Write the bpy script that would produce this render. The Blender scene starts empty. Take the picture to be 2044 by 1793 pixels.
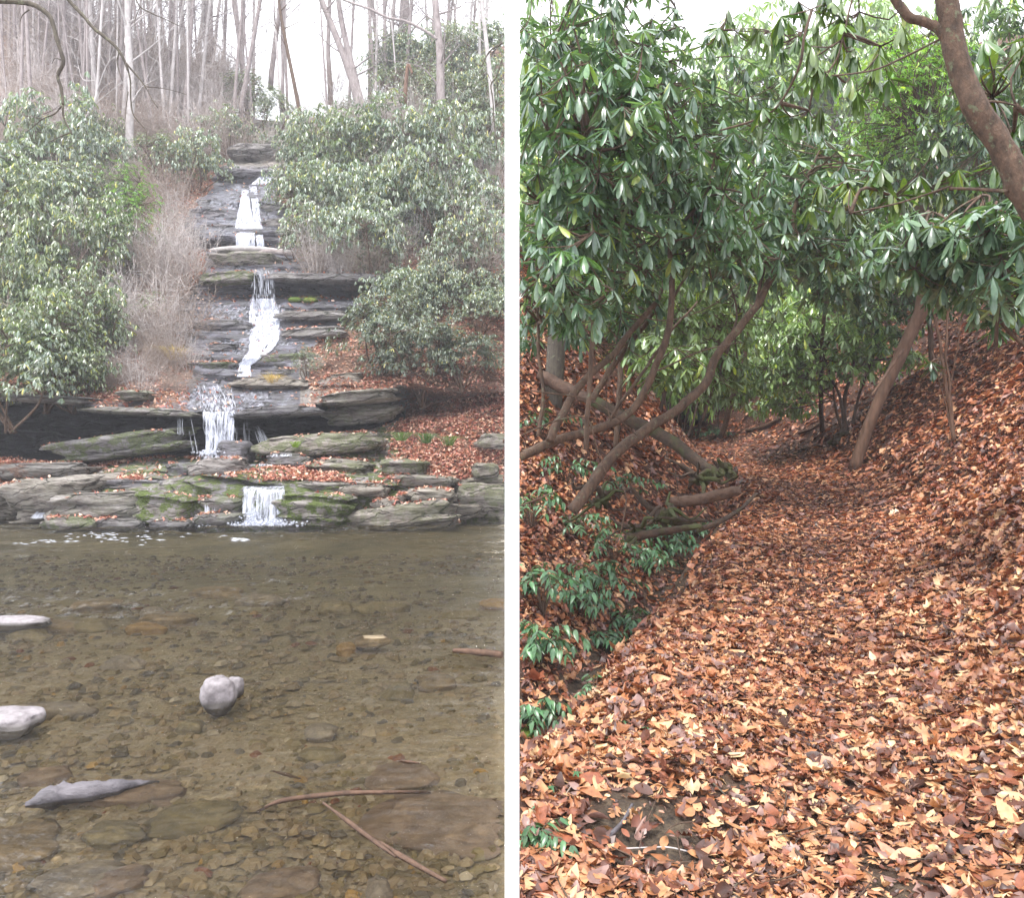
import bpy, math, random
import numpy as np
from mathutils import Vector
R = math.radians
C = bpy.context.scene.collection
sc = bpy.context.scene

# ------------------------------------------------------------------ camera, sky, sun, exposure
F = 1517.0; CU = 1022.0; CV = 896.5; EYE = 1.6
cam = bpy.data.cameras.new('camera'); camo = bpy.data.objects.new('camera', cam); C.objects.link(camo)
camo.location = (0, 0, EYE); camo.rotation_euler = (R(90), 0, 0)
cam.sensor_width = 36.0; cam.lens = 36.0 * F / 2044.0; cam.clip_start = 0.05; cam.clip_end = 600
sc.camera = camo
SUN_EL, SUN_AZ = R(70), R(205)
w = bpy.data.worlds.new("World"); sc.world = w; w.use_nodes = True
nt = w.node_tree; bg = nt.nodes['Background']
sky = nt.nodes.new('ShaderNodeTexSky'); sky.sky_type = 'NISHITA'; sky.sun_disc = False
sky.sun_elevation = SUN_EL; sky.sun_rotation = SUN_AZ
mx = nt.nodes.new('ShaderNodeMix'); mx.data_type = 'RGBA'; mx.inputs[0].default_value = 0.93
nt.links.new(sky.outputs[0], mx.inputs[6]); mx.inputs[7].default_value = (10.2, 10.4, 11.0, 1)   # cloud cover
nt.links.new(mx.outputs[2], bg.inputs[0]); bg.inputs[1].default_value = 0.085
sun = bpy.data.lights.new('sun', 'SUN'); sun.energy = 1.5; sun.angle = R(14); sun.color = (1, .96, .9)
suno = bpy.data.objects.new('sun', sun); C.objects.link(suno)
d = Vector((math.sin(SUN_AZ) * math.cos(SUN_EL), math.cos(SUN_AZ) * math.cos(SUN_EL), math.sin(SUN_EL)))
suno.rotation_euler = d.to_track_quat('Z', 'Y').to_euler(); suno.location = (0, -5, 30)
sc.view_settings.view_transform = 'Standard'; sc.view_settings.look = 'None'
sc.view_settings.exposure = 1.76; sc.view_settings.gamma = 1.0
sc.render.engine = 'CYCLES'
sc.cycles.max_bounces = 8; sc.cycles.transparent_max_bounces = 24

# ------------------------------------------------------------------ helpers
rng = np.random.default_rng(7)
random.seed(7)
def W(u, v, Y): return np.array([(u - CU) / F * Y, Y, EYE - (v - CV) / F * Y])
def ss(a, b, x):
    t = np.clip((x - a) / (b - a), 0, 1); return t * t * (3 - 2 * t)
def _h(a, b, c, s):
    a = a.astype(np.int64); b = b.astype(np.int64); c = c.astype(np.int64)
    h = (a * 374761393 + b * 668265263 + c * 2147483647 + s * 974634777) & 0xFFFFFFFF
    h = ((h ^ (h >> 13)) * 1274126177) & 0xFFFFFFFF
    h = ((h ^ (h >> 16)) * 2246822519) & 0xFFFFFFFF
    return ((h ^ (h >> 15)) & 0xFFFFFF) / float(0xFFFFFF)
def vn(x, y, z, s=0):
    x, y, z = np.broadcast_arrays(np.asarray(x, float), np.asarray(y, float), np.asarray(z, float))
    xi, yi, zi = np.floor(x), np.floor(y), np.floor(z)
    fx, fy, fz = x - xi, y - yi, z - zi
    fx, fy, fz = [t * t * (3 - 2 * t) for t in (fx, fy, fz)]
    r = 0
    for i in (0, 1):
        for j in (0, 1):
            for k in (0, 1):
                r = r + _h(xi + i, yi + j, zi + k, s) * (fx if i else 1 - fx) * (fy if j else 1 - fy) * (fz if k else 1 - fz)
    return r * 2 - 1
def fbm(x, y, z, o=4, s=0):
    r = 0; a = 1; t = 0
    for i in range(o):
        r = r + a * vn(np.asarray(x) * 2 ** i, np.asarray(y) * 2 ** i, np.asarray(z) * 2 ** i, s + i); t += a; a *= .5
    return r / t

class MB:
    def __init__(s): s.v = []; s.f = {}; s.c = []; s.n = 0
    def add(s, v, faces, col=None):
        """v (N,3); faces list of (M,k) index arrays; col (N,3) or one colour"""
        v = np.asarray(v, np.float32).reshape(-1, 3)
        for f in faces:
            f = np.asarray(f, np.int64)
            if len(f): s.f.setdefault(f.shape[1], []).append(f + s.n)
        s.v.append(v); s.n += len(v)
        if col is None: col = (1, 1, 1)
        col = np.asarray(col, np.float32)
        s.c.append(np.broadcast_to(col, (len(v), 3)))
    def mesh(s, name):
        me = bpy.data.meshes.new(name)
        if not s.v: return me
        v = np.concatenate(s.v); c = np.concatenate(s.c)
        loops = []; starts = []; tot = []; p = 0
        for k, fl in s.f.items():
            f = np.concatenate(fl); loops.append(f.ravel())
            starts.append(p + np.arange(len(f)) * k); tot.append(np.full(len(f), k)); p += len(f) * k
        loops = np.concatenate(loops); starts = np.concatenate(starts); tot = np.concatenate(tot)
        me.vertices.add(len(v)); me.vertices.foreach_set('co', v.ravel())
        me.loops.add(len(loops)); me.loops.foreach_set('vertex_index', loops.astype(np.int32))
        me.polygons.add(len(starts)); me.polygons.foreach_set('loop_start', starts.astype(np.int32))
        try: me.polygons.foreach_set('loop_total', tot.astype(np.int32))
        except Exception: pass
        me.update(calc_edges=True)
        a = me.color_attributes.new('Col', 'FLOAT_COLOR', 'POINT')
        cc = np.ones((len(v), 4), np.float32); cc[:, :3] = c
        a.data.foreach_set('color', cc.ravel())
        me.polygons.foreach_set('use_smooth', np.ones(len(starts), bool))
        me.validate()
        return me
    def obj(s, name, mat, parent=None, flat=False):
        me = s.mesh(name); me.materials.append(mat)
        if flat: me.polygons.foreach_set('use_smooth', np.zeros(len(me.polygons), bool))
        o = bpy.data.objects.new(name, me); C.objects.link(o)
        if parent: o.parent = parent
        return o

def tag(o, label=None, cat=None, group=None, kind=None):
    if label: o['label'] = label
    if cat: o['category'] = cat
    if group: o['group'] = group
    if kind: o['kind'] = kind
    return o
def empty(name, loc=(0, 0, 0), label=None, cat=None, group=None):
    o = bpy.data.objects.new(name, None); C.objects.link(o); o.location = loc; o.empty_display_size = .2
    return tag(o, label, cat, group)

def smooth_path(P, n):
    """Catmull-Rom through rows of P (k,d) -> (n,d)"""
    P = np.asarray(P, float); k = len(P)
    if k == 2: t = np.linspace(0, 1, n)[:, None]; return P[0] * (1 - t) + P[1] * t
    Q = np.vstack([2 * P[0] - P[1], P, 2 * P[-1] - P[-2]])
    t = np.linspace(0, k - 1 - 1e-6, n); i = t.astype(int); f = (t - i)[:, None]
    a, b, c, e = Q[i], Q[i + 1], Q[i + 2], Q[i + 3]
    return .5 * (2 * b + (c - a) * f + (2 * a - 5 * b + 4 * c - e) * f ** 2 + (3 * b - a - 3 * c + e) * f ** 3)

def tube(mb, P, rad, sides=7, col=None, rough=0.0, seed=0):
    P = np.asarray(P, float); n = len(P); rad = np.broadcast_to(np.asarray(rad, float), (n,))
    T = np.gradient(P, axis=0); T /= np.linalg.norm(T, axis=1)[:, None] + 1e-9
    ref = np.array([0.13, .21, .97]) if abs(T[:, 2].mean()) < .8 else np.array([.95, .3, .1])
    A = np.cross(T, ref); A /= np.linalg.norm(A, axis=1)[:, None] + 1e-9
    B = np.cross(T, A)
    th = np.arange(sides) / sides * 2 * np.pi
    rr = rad[:, None] * np.ones(sides)
    if rough:
        rr = rr * (1 + rough * fbm(np.cos(th)[None, :] * 1.5 + seed, np.sin(th)[None, :] * 1.5, np.arange(n)[:, None] * .35, 3, seed))
    V = P[:, None, :] + rr[:, :, None] * (A[:, None, :] * np.cos(th)[None, :, None] + B[:, None, :] * np.sin(th)[None, :, None])
    i = np.arange(n - 1)[:, None]; j = np.arange(sides)[None, :]; j2 = (j + 1) % sides
    q = np.stack([i * sides + j, i * sides + j2, (i + 1) * sides + j2, (i + 1) * sides + j], -1).reshape(-1, 4)
    V = V.reshape(-1, 3)
    c0 = len(V); V = np.vstack([V, P[0], P[-1]])
    jj = np.arange(sides); cap = np.stack([np.full(sides, c0), (jj + 1) % sides, jj], 1)
    cap2 = np.stack([np.full(sides, c0 + 1), (n - 1) * sides + jj, (n - 1) * sides + (jj + 1) % sides], 1)
    if col is not None and np.ndim(col) == 1: col = np.tile(col, (len(V), 1))
    mb.add(V, [q, np.vstack([cap, cap2])], col)

def grid(nx, ny, flip=False):
    i, j = np.meshgrid(np.arange(ny - 1), np.arange(nx - 1), indexing='ij')
    q = np.stack([i * nx + j, i * nx + j + 1, (i + 1) * nx + j + 1, (i + 1) * nx + j], -1).reshape(-1, 4)
    return q[:, ::-1] if flip else q

# ------------------------------------------------------------------ materials
def mat(name):
    m = bpy.data.materials.new(name); m.use_nodes = True
    return m, m.node_tree, m.node_tree.nodes['Principled BSDF'], m.node_tree.nodes, m.node_tree.links
def noise(nt, scale, detail=4, rough=.6, coord=None, stretch=None, dist=0):
    n = nt.nodes.new('ShaderNodeTexNoise'); n.inputs['Scale'].default_value = scale
    n.inputs['Detail'].default_value = detail; n.inputs['Roughness'].default_value = rough
    n.inputs['Distortion'].default_value = dist
    t = nt.nodes.new('ShaderNodeTexCoord')
    src = t.outputs[coord or 'Object']
    if stretch:
        mp = nt.nodes.new('ShaderNodeMapping'); mp.inputs['Scale'].default_value = stretch
        nt.links.new(src, mp.inputs[0]); src = mp.outputs[0]
    nt.links.new(src, n.inputs[0]); return n
def ramp(nt, src, stops):
    r = nt.nodes.new('ShaderNodeValToRGB'); e = r.color_ramp.elements
    while len(e) < len(stops): e.new(.5)
    for k, (p, c) in enumerate(stops):
        e[k].position = p; e[k].color = (*c, 1) if len(c) == 3 else c
    nt.links.new(src, r.inputs[0]); return r
def mixc(nt, fac, a, b, mode='MIX'):
    m = nt.nodes.new('ShaderNodeMix'); m.data_type = 'RGBA'; m.blend_type = mode
    for i, s in ((0, fac), (6, a), (7, b)):
        if hasattr(s, 'is_linked'): nt.links.new(s, m.inputs[i])
        elif i == 0: m.inputs[0].default_value = s
        else: m.inputs[i].default_value = (*s, 1)
    return m.outputs[2]
def attr(nt, name='Col'):
    a = nt.nodes.new('ShaderNodeAttribute'); a.attribute_name = name; return a
def math_(nt, op, a, b=None):
    m = nt.nodes.new('ShaderNodeMath'); m.operation = op
    for i, s in enumerate((a, b)):
        if s is None: continue
        if hasattr(s, 'is_linked'): nt.links.new(s, m.inputs[i])
        else: m.inputs[i].default_value = s
    return m.outputs[0]
def bump(nt, h, strength, dist, p):
    b = nt.nodes.new('ShaderNodeBump'); b.inputs['Strength'].default_value = strength
    b.inputs['Distance'].default_value = dist; nt.links.new(h, b.inputs['Height'])
    nt.links.new(b.outputs[0], p.inputs['Normal']); return b

def leaf_mat(name, rough=.33, trans=.25, tcol=(1.5, 1.7, .5), spec=.5):
    m, t, p, N, L = mat(name)
    a = attr(t); n = noise(t, 9, 2)
    v = ramp(t, n.outputs[0], [(.3, (.7, .7, .7)), (.5, (1, 1, 1)), (.7, (1.3, 1.25, 1.15))]); n.inputs['Scale'].default_value = 26
    col = mixc(t, 1.0, a.outputs[0], v.outputs[0], 'MULTIPLY')
    L.new(col, p.inputs['Base Color']); p.inputs['Roughness'].default_value = rough; p.inputs['Specular IOR Level'].default_value = spec
    tr = N.new('ShaderNodeBsdfTranslucent')
    tc = mixc(t, 1.0, col, tcol, 'MULTIPLY'); L.new(tc, tr.inputs[0])
    ms = N.new('ShaderNodeMixShader'); ms.inputs[0].default_value = trans
    L.new(p.outputs[0], ms.inputs[1]); L.new(tr.outputs[0], ms.inputs[2])
    L.new(ms.outputs[0], N['Material Output'].inputs[0]); return m
M_rhodo = leaf_mat('rhododendron_leaf', .27, .22, spec=.9)
M_laurel = leaf_mat('laurel_leaf', .35, .4)
M_dog = leaf_mat('doghobble_leaf', .3, .15)
M_dry = leaf_mat('dry_leaf', .42, .12, (1.5, 1.1, .7), spec=.6)

def bark_mat(name, c1, c2, scale=14, st=(1, 1, .25), rough=.85, moss=None, lichen=None):
    m, t, p, N, L = mat(name)
    n = noise(t, scale, 6, .7, stretch=st)
    r = ramp(t, n.outputs[0], [(.3, c1), (.7, c2)])
    col = r.outputs[0]
    if moss:
        n2 = noise(t, 2.6, 5, .7); mk = ramp(t, n2.outputs[0], [(.48, (0, 0, 0)), (.6, (1, 1, 1))])
        col = mixc(t, mk.outputs[0], col, moss)
    if lichen:
        n3 = noise(t, 22, 3, .6); mk = ramp(t, n3.outputs[0], [(.6, (0, 0, 0)), (.68, (1, 1, 1))])
        col = mixc(t, mk.outputs[0], col, lichen)
    L.new(col, p.inputs['Base Color']); p.inputs['Roughness'].default_value = rough
    n4 = noise(t, scale * 2.2, 5, .7, stretch=st); bump(t, n4.outputs[0], .7, .02, p); return m
M_bark = bark_mat('rhododendron_bark', (.035, .02, .013), (.15, .09, .058), 26, lichen=(.13, .13, .08))
M_bark_red = bark_mat('smooth_reddish_bark', (.03, .02, .014), (.15, .09, .058), 30, (1, 1, .5), lichen=(.13, .14, .08))
M_bark_grey = bark_mat('grey_bark', (.15, .12, .115), (.36, .31, .3), 9, (1, 1, .3))
M_bark_pale = bark_mat('pale_bark', (.3, .27, .26), (.55, .51, .5), 7, (1, 1, .6))
M_twig = bark_mat('twig_bark', (.24, .185, .155), (.47, .39, .34), 12)
M_twig_pale = bark_mat('pale_twig_bark', (.42, .37, .36), (.68, .62, .6), 12)
M_branch = bark_mat('dark_branch_bark', (.05, .04, .035), (.13, .11, .08), 30, lichen=(.17, .17, .11))
M_logmoss = bark_mat('mossy_log_bark', (.02, .013, .009), (.085, .05, .03), 16, (1, 1, 1), moss=(.05, .06, .014))
M_log = bark_mat('rotten_log_bark', (.05, .028, .018), (.15, .085, .055), 14, (1, 1, 1))
M_pole = bark_mat('bare_pole_wood', (.07, .038, .024), (.22, .125, .08), 12, (1, 1, .2))
M_drift = bark_mat('driftwood', (.03, .028, .033), (.16, .145, .16), 6, (.35, 2.5, 2.5), .6)

def rock_mat():
    m, t, p, N, L = mat('layered_rock')
    a = attr(t)           # R rock 0..1 (above that, painted cave shade), G wet, B moss / leaves
    sep = N.new('ShaderNodeSeparateColor'); L.new(a.outputs[0], sep.inputs[0])
    n = noise(t, 2.2, 8, .68, stretch=(1, 1, 5), dist=.5)
    rock = ramp(t, n.outputs[0], [(.28, (.045, .038, .034)), (.4, (.22, .185, .155)), (.54, (.46, .405, .35)), (.74, (.74, .68, .62))])
    wet_skyc = mixc(t, 1.0, rock.outputs[0], (.55, .6, .82), 'MULTIPLY')  # darker for real wetness, bluish to paint the sky reflected in it
    col = mixc(t, sep.outputs[1], rock.outputs[0], wet_skyc)
    mpc = N.new('ShaderNodeMapping'); mpc.inputs['Scale'].default_value = (.55, .55, 3.6); tcc = N.new('ShaderNodeTexCoord')
    wv = noise(t, 1.1, 4, .6); sc_ = N.new('ShaderNodeVectorMath'); sc_.operation = 'SCALE'; sc_.inputs['Scale'].default_value = .5; L.new(wv.outputs[1], sc_.inputs[0])
    ad = N.new('ShaderNodeVectorMath'); ad.operation = 'ADD'; L.new(tcc.outputs['Object'], ad.inputs[0]); L.new(sc_.outputs[0], ad.inputs[1]); L.new(ad.outputs[0], mpc.inputs[0])
    vc = N.new('ShaderNodeTexVoronoi'); vc.feature = 'DISTANCE_TO_EDGE'; vc.inputs['Scale'].default_value = 1.5; L.new(mpc.outputs[0], vc.inputs['Vector'])
    ck = ramp(t, vc.outputs['Distance'], [(.0, (.12, .12, .12)), (.045, (1, 1, 1))])
    gate = ramp(t, noise(t, .9, 3).outputs[0], [(.42, (0, 0, 0)), (.56, (1, 1, 1))])
    col = mixc(t, gate.outputs[0], col, mixc(t, 1.0, col, ck.outputs[0], 'MULTIPLY'))
    # moss
    n2 = noise(t, 3.2, 6, .75)
    mm = math_(t, 'MULTIPLY', ramp(t, n2.outputs[0], [(.45, (0, 0, 0)), (.53, (1, 1, 1))]).outputs[0], sep.outputs[2])
    nm = noise(t, 30, 3); mossc = ramp(t, nm.outputs[0], [(.3, (.06, .085, .015)), (.7, (.2, .27, .05))])
    col = mixc(t, mm, col, mossc.outputs[0])
    # leaf litter ground where it is not rock
    n3 = noise(t, 13, 6, .8)
    lit = ramp(t, n3.outputs[0], [(.3, (.07, .04, .03)), (.45, (.2, .11, .075)), (.55, (.34, .2, .14)), (.7, (.5, .34, .26))])
    n4 = noise(t, 1.7, 6, .75)
    lk = math_(t, 'ADD', sep.outputs[0], math_(t, 'MULTIPLY', math_(t, 'SUBTRACT', n4.outputs[0], .5), 1.1))
    rk = ramp(t, lk, [(.42, (0, 0, 0)), (.55, (1, 1, 1))])
    col = mixc(t, rk.outputs[0], lit.outputs[0], col)
    cave_shade = ramp(t, math_(t, 'SUBTRACT', sep.outputs[0], 1.0), [(.05, (0, 0, 0)), (.6, (.85, .85, .85))])
    col = mixc(t, cave_shade.outputs[0], col, (.012, .012, .01))  # near-black painted into the undercut rock in place of cave shade
    L.new(col, p.inputs['Base Color'])
    ro = math_(t, 'SUBTRACT', .8, math_(t, 'MULTIPLY', math_(t, 'MULTIPLY', sep.outputs[1], rk.outputs[0]), .5))
    L.new(ro, p.inputs['Roughness'])
    nb = noise(t, 5, 10, .75, stretch=(1, 1, 4)); bump(t, math_(t, 'ADD', nb.outputs[0], math_(t, 'MULTIPLY', ck.outputs[0], .5)), 1.0, .2, p)
    return m
M_rock = rock_mat()

def stone_mat(name, c1, c2, rough=.55, scale=9, wetline=False):
    m, t, p, N, L = mat(name)
    n = noise(t, scale, 7, .7); r = ramp(t, n.outputs[0], [(.3, c1), (.7, c2)])
    col = r.outputs[0]
    if wetline:
        g = N.new('ShaderNodeNewGeometry'); sx = N.new('ShaderNodeSeparateXYZ'); L.new(g.outputs['Position'], sx.inputs[0])
        wz = math_(t, 'ADD', sx.outputs[2], math_(t, 'MULTIPLY', n.outputs[0], .03))
        k = ramp(t, wz, [(.035, (1, 1, 1)), (.06, (0, 0, 0))])
        col = mixc(t, k.outputs[0], col, (.09, .08, .075))
    L.new(col, p.inputs['Base Color']); p.inputs['Roughness'].default_value = rough
    nb = noise(t, scale * 5, 5, .7); bump(t, nb.outputs[0], .5, .01, p); return m
M_pale = stone_mat('pale_river_stone', (.13, .115, .12), (.33, .3, .315), .6, 14, True)
M_sub = [stone_mat('brown_stone', (.13, .1, .06), (.34, .26, .16)), stone_mat('olive_stone', (.13, .11, .055), (.31, .26, .15)),
         stone_mat('grey_stone', (.15, .13, .11), (.4, .35, .29)), stone_mat('ochre_stone', (.22, .14, .05), (.4, .27, .12)),
         stone_mat('dusky_stone', (.17, .12, .09), (.37, .28, .21))]

# creek bed
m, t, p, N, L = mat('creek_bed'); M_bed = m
vo = N.new('ShaderNodeTexVoronoi'); vo.inputs['Scale'].default_value = 26
tc = N.new('ShaderNodeTexCoord'); wn = noise(t, 6, 3)
va = N.new('ShaderNodeVectorMath'); va.operation = 'ADD'; L.new(tc.outputs['Object'], va.inputs[0])
vs = N.new('ShaderNodeVectorMath'); vs.operation = 'SCALE'; L.new(wn.outputs[1], vs.inputs[0]); vs.inputs['Scale'].default_value = .12
L.new(vs.outputs[0], va.inputs[1]); L.new(va.outputs[0], vo.inputs['Vector'])
hs = N.new('ShaderNodeSeparateColor'); L.new(vo.outputs['Color'], hs.inputs[0])
pc = ramp(t, hs.outputs[0], [(0, (.18, .125, .06)), (.3, (.33, .25, .14)), (.55, (.46, .35, .23)), (.75, (.32, .24, .12)), (.93, (.58, .48, .37))])
big = noise(t, .9, 5, .7); sand = ramp(t, big.outputs[0], [(.36, (.21, .19, .1)), (.55, (.42, .37, .27)), (.7, (.56, .47, .39))])
sxy = N.new('ShaderNodeSeparateXYZ'); L.new(tc.outputs['Object'], sxy.inputs[0])
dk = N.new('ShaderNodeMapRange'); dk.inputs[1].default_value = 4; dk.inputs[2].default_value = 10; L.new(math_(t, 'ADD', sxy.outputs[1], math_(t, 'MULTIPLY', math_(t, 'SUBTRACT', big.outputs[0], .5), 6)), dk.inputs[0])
deep = ramp(t, big.outputs[0], [(.35, (.045, .052, .022)), (.6, (.16, .155, .075))])  # far bed painted darker, standing in for light absorbed by deeper water
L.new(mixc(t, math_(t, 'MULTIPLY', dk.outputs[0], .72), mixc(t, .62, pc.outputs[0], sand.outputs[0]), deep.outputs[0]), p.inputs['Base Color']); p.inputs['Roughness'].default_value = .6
nb = noise(t, 30, 5); bump(t, math_(t, 'ADD', vo.outputs['Distance'], nb.outputs[0]), .6, .02, p)

# clear shallow water: see-through with a Fresnel reflection, ripples in the normal
m, t, p, N, L = mat('creek_water'); M_water = m
N.remove(p)
n1 = noise(t, 3.0, 6, .62, stretch=(1, 3.4, 1), dist=.5); n2 = noise(t, 11, 4, .6, stretch=(1, 2.8, 1), dist=.6)
hh = math_(t, 'ADD', n1.outputs[0], math_(t, 'MULTIPLY', n2.outputs[0], .7))
b = N.new('ShaderNodeBump'); b.inputs['Strength'].default_value = 1.0; b.inputs['Distance'].default_value = .23; L.new(hh, b.inputs['Height'])
gl = N.new('ShaderNodeBsdfGlossy'); gl.inputs['Roughness'].default_value = .025; L.new(b.outputs[0], gl.inputs['Normal'])
tp = N.new('ShaderNodeBsdfTransparent'); tp.inputs[0].default_value = (.97, .92, .8, 1)
fr = N.new('ShaderNodeFresnel'); fr.inputs[0].default_value = 1.42; L.new(b.outputs[0], fr.inputs['Normal'])
ms = N.new('ShaderNodeMixShader'); L.new(fr.outputs[0], ms.inputs[0]); L.new(tp.outputs[0], ms.inputs[1]); L.new(gl.outputs[0], ms.inputs[2])
L.new(ms.outputs[0], N['Material Output'].inputs[0])

m, t, p, N, L = mat('white_water'); M_white = m
p.inputs['Base Color'].default_value = (.72, .75, .84, 1); p.inputs['Roughness'].default_value = .35
tr = N.new('ShaderNodeBsdfTranslucent'); tr.inputs[0].default_value = (.9, .92, 1, 1)
ms = N.new('ShaderNodeMixShader'); ms.inputs[0].default_value = .4; L.new(p.outputs[0], ms.inputs[1]); L.new(tr.outputs[0], ms.inputs[2])
tq = N.new('ShaderNodeBsdfTransparent'); m2 = N.new('ShaderNodeMixShader'); m2.inputs[0].default_value = .62; L.new(tq.outputs[0], m2.inputs[1]); L.new(ms.outputs[0], m2.inputs[2])
L.new(m2.outputs[0], N['Material Output'].inputs[0])
m, t, p, N, L = mat('thin_water_sheet'); M_sheet = m
p.inputs['Base Color'].default_value = (.75, .78, .9, 1); p.inputs['Roughness'].default_value = .15
n = noise(t, 3.2, 8, .72, stretch=(4.5, 2, .4)); r = ramp(t, n.outputs[0], [(.4, (.0,) * 3), (.62, (.88,) * 3)])
L.new(r.outputs[0], p.inputs['Alpha']); bump(t, n.outputs[0], .5, .03, p)

# right-hand forest floor
m, t, p, N, L = mat('forest_floor'); M_floor = m
n3 = noise(t, 16, 7, .8, dist=.3); a = attr(t)
lit = ramp(t, n3.outputs[0], [(.28, (.012, .006, .004)), (.45, (.05, .02, .012)), (.56, (.14, .055, .028)), (.72, (.3, .14, .07))])
soil = ramp(t, noise(t, 18, 8, .8).outputs[0], [(.35, (.02, .014, .01)), (.5, (.08, .055, .035)), (.68, (.2, .15, .095))])
L.new(mixc(t, a.outputs[0], lit.outputs[0], soil.outputs[0]), p.inputs['Base Color']); p.inputs['Roughness'].default_value = .8
bump(t, n3.outputs[0], .9, .05, p)
m, t, p, N, L = mat('moss'); M_moss = m
n = noise(t, 40, 4); L.new(ramp(t, n.outputs[0], [(.3, (.05, .08, .01)), (.7, (.17, .25, .04))]).outputs[0], p.inputs['Base Color'])
p.inputs['Roughness'].default_value = 1; bump(t, n.outputs[0], 1, .02, p)

# ------------------------------------------------------------------ LEFT VALLEY: hillside with the ledges of the falls
US = np.array([-500, 0, 120, 300, 400, 480, 560, 700, 800, 900, 1008.])
def row(v, Y): return (np.array(v, float), np.array(Y, float))
edge = np.array([16.3, 16.9, 16.5, 15.9, 15.8, 15.75, 15.8, 15.95, 16.3, 16.7, 18.0])
def zv(z, Y): return CV + F * (EYE - z) / np.asarray(Y)
rows = [
 row(zv(-.7, edge - .2), edge - .2),
 row(zv(-.12, edge - .05), edge - .05),
 row([990, 1000, 985, 975, 970, 975, 978, 985, 995, 995, 975], edge + .22),
 row([968, 968, 958, 952, 950, 950, 948, 950, 955, 958, 945], edge + .75),
 row([950, 948, 942, 938, 935, 930, 912, 905, 905, 905, 890], [18.2, 18.2, 18, 17.8, 17.7, 17.7, 17.8, 18, 18.2, 18.4, 19.2]),
 row([915, 915, 925, 918, 915, 912, 893, 868, 848, 838, 812], [19.2, 19.2, 19, 18.9, 18.8, 18.8, 18.9, 19.2, 19.6, 19.8, 20.6]),
 row([900, 900, 905, 905, 905, 903, 884, 858, 832, 822, 800], [22, 22, 22, 22.5, 22.5, 22.5, 22.5, 22.3, 21.5, 21.3, 21.6]),
 row([810, 810, 818, 836, 838, 846, 844, 812, 795, 795, 780], [21.8, 21.8, 21.8, 22.2, 22.2, 22.2, 22.2, 22, 21.4, 21.3, 21.8]),
 row([785, 795, 803, 822, 820, 830, 828, 793, 770, 775, 765], [18.7, 18.7, 18.6, 18.5, 18.4, 18.3, 18.4, 18.7, 19.3, 19.8, 20.6]),
 row([735, 745, 765, 770, 760, 758, 755, 748, 735, 710, 690], [19.8, 19.8, 20, 20.2, 20.4, 20.5, 20.5, 20.5, 20.7, 21.2, 22]),
 row([600, 610, 640, 655, 652, 655, 662, 650, 625, 610, 600], [23, 23, 23, 23, 23, 23, 23, 23.2, 23.4, 23.6, 24]),
 row([545, 550, 575, 600, 602, 606, 602, 602, 585, 570, 560], [24.2] * 11),
 row([530, 535, 558, 580, 585, 592, 592, 595, 570, 555, 545], [24.5, 24.5, 24.5, 24.5, 24.6, 25, 26.3, 26.4, 24.9, 24.6, 24.6]),
 row([495, 500, 525, 545, 548, 550, 550, 556, 552, 540, 530], [24.9, 24.9, 24.9, 24.8, 24.6, 24.3, 23.9, 23.9, 24.8, 25, 25]),
 row([430, 440, 465, 495, 507, 509, 512, 518, 508, 495, 480], [26.3] * 11),
 row([422, 432, 455, 488, 498, 500, 500, 505, 498, 485, 470], [26.5, 26.5, 26.5, 26.6, 27.2, 27.4, 26.6, 26.5, 26.5, 26.5, 26.5]),
 row([410, 418, 440, 472, 479, 480, 480, 488, 480, 470, 455], [26.9, 26.9, 26.9, 26.9, 26.4, 26.4, 26.7, 26.9, 26.9, 26.9, 26.9]),
 row([335, 345, 365, 395, 400, 400, 400, 410, 400, 390, 380], [29] * 11),
 row([260, 275, 295, 328, 338, 336, 336, 338, 325, 315, 305], [32] * 11),
 row([190, 205, 225, 262, 285, 296, 292, 285, 262, 245, 225], [35] * 11),
 row([20, 45, 75, 150, 200, 238, 242, 226, 185, 140, 95], [42] * 11),
 row([10, 40, 70, 147, 198, 236, 242, 224, 182, 137, 90], [48] * 11),
 row([300, 300, 310, 330, 350, 360, 360, 350, 330, 320, 300], [75] * 11),
]
NU = 520; SUBD = 24
uu = np.concatenate([np.linspace(-500, 0, 60, endpoint=False), np.linspace(0, 1008, NU - 60)])
Yr = np.array([np.interp(uu, US, r[1]) for r in rows]); Vr = np.array([np.interp(uu, US, r[0]) for r in rows])
Zr = EYE - (Vr - CV) / F * Yr
nr = len(rows)
tt = np.linspace(0, nr - 1, (nr - 1) * SUBD + 1)
lipn = 7 * fbm(uu * .016, 0, 0, 4, 91); Zr[8] -= lipn / F * 18.6; Yr[8] += .45 * fbm(uu * .02, 3, 0, 4, 92); Zr[13] -= .5 * lipn / F * 24
i0 = np.minimum(tt.astype(int), nr - 2); ft = (tt - i0)[:, None]
Yg = Yr[i0] * (1 - ft) + Yr[i0 + 1] * ft; Zg = Zr[i0] * (1 - ft) + Zr[i0 + 1] * ft
Ug = np.broadcast_to(uu, Yg.shape)
Xg = (Ug - CU) / F * Yg
Vg = CV + F * (EYE - Zg) / Yg
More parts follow.
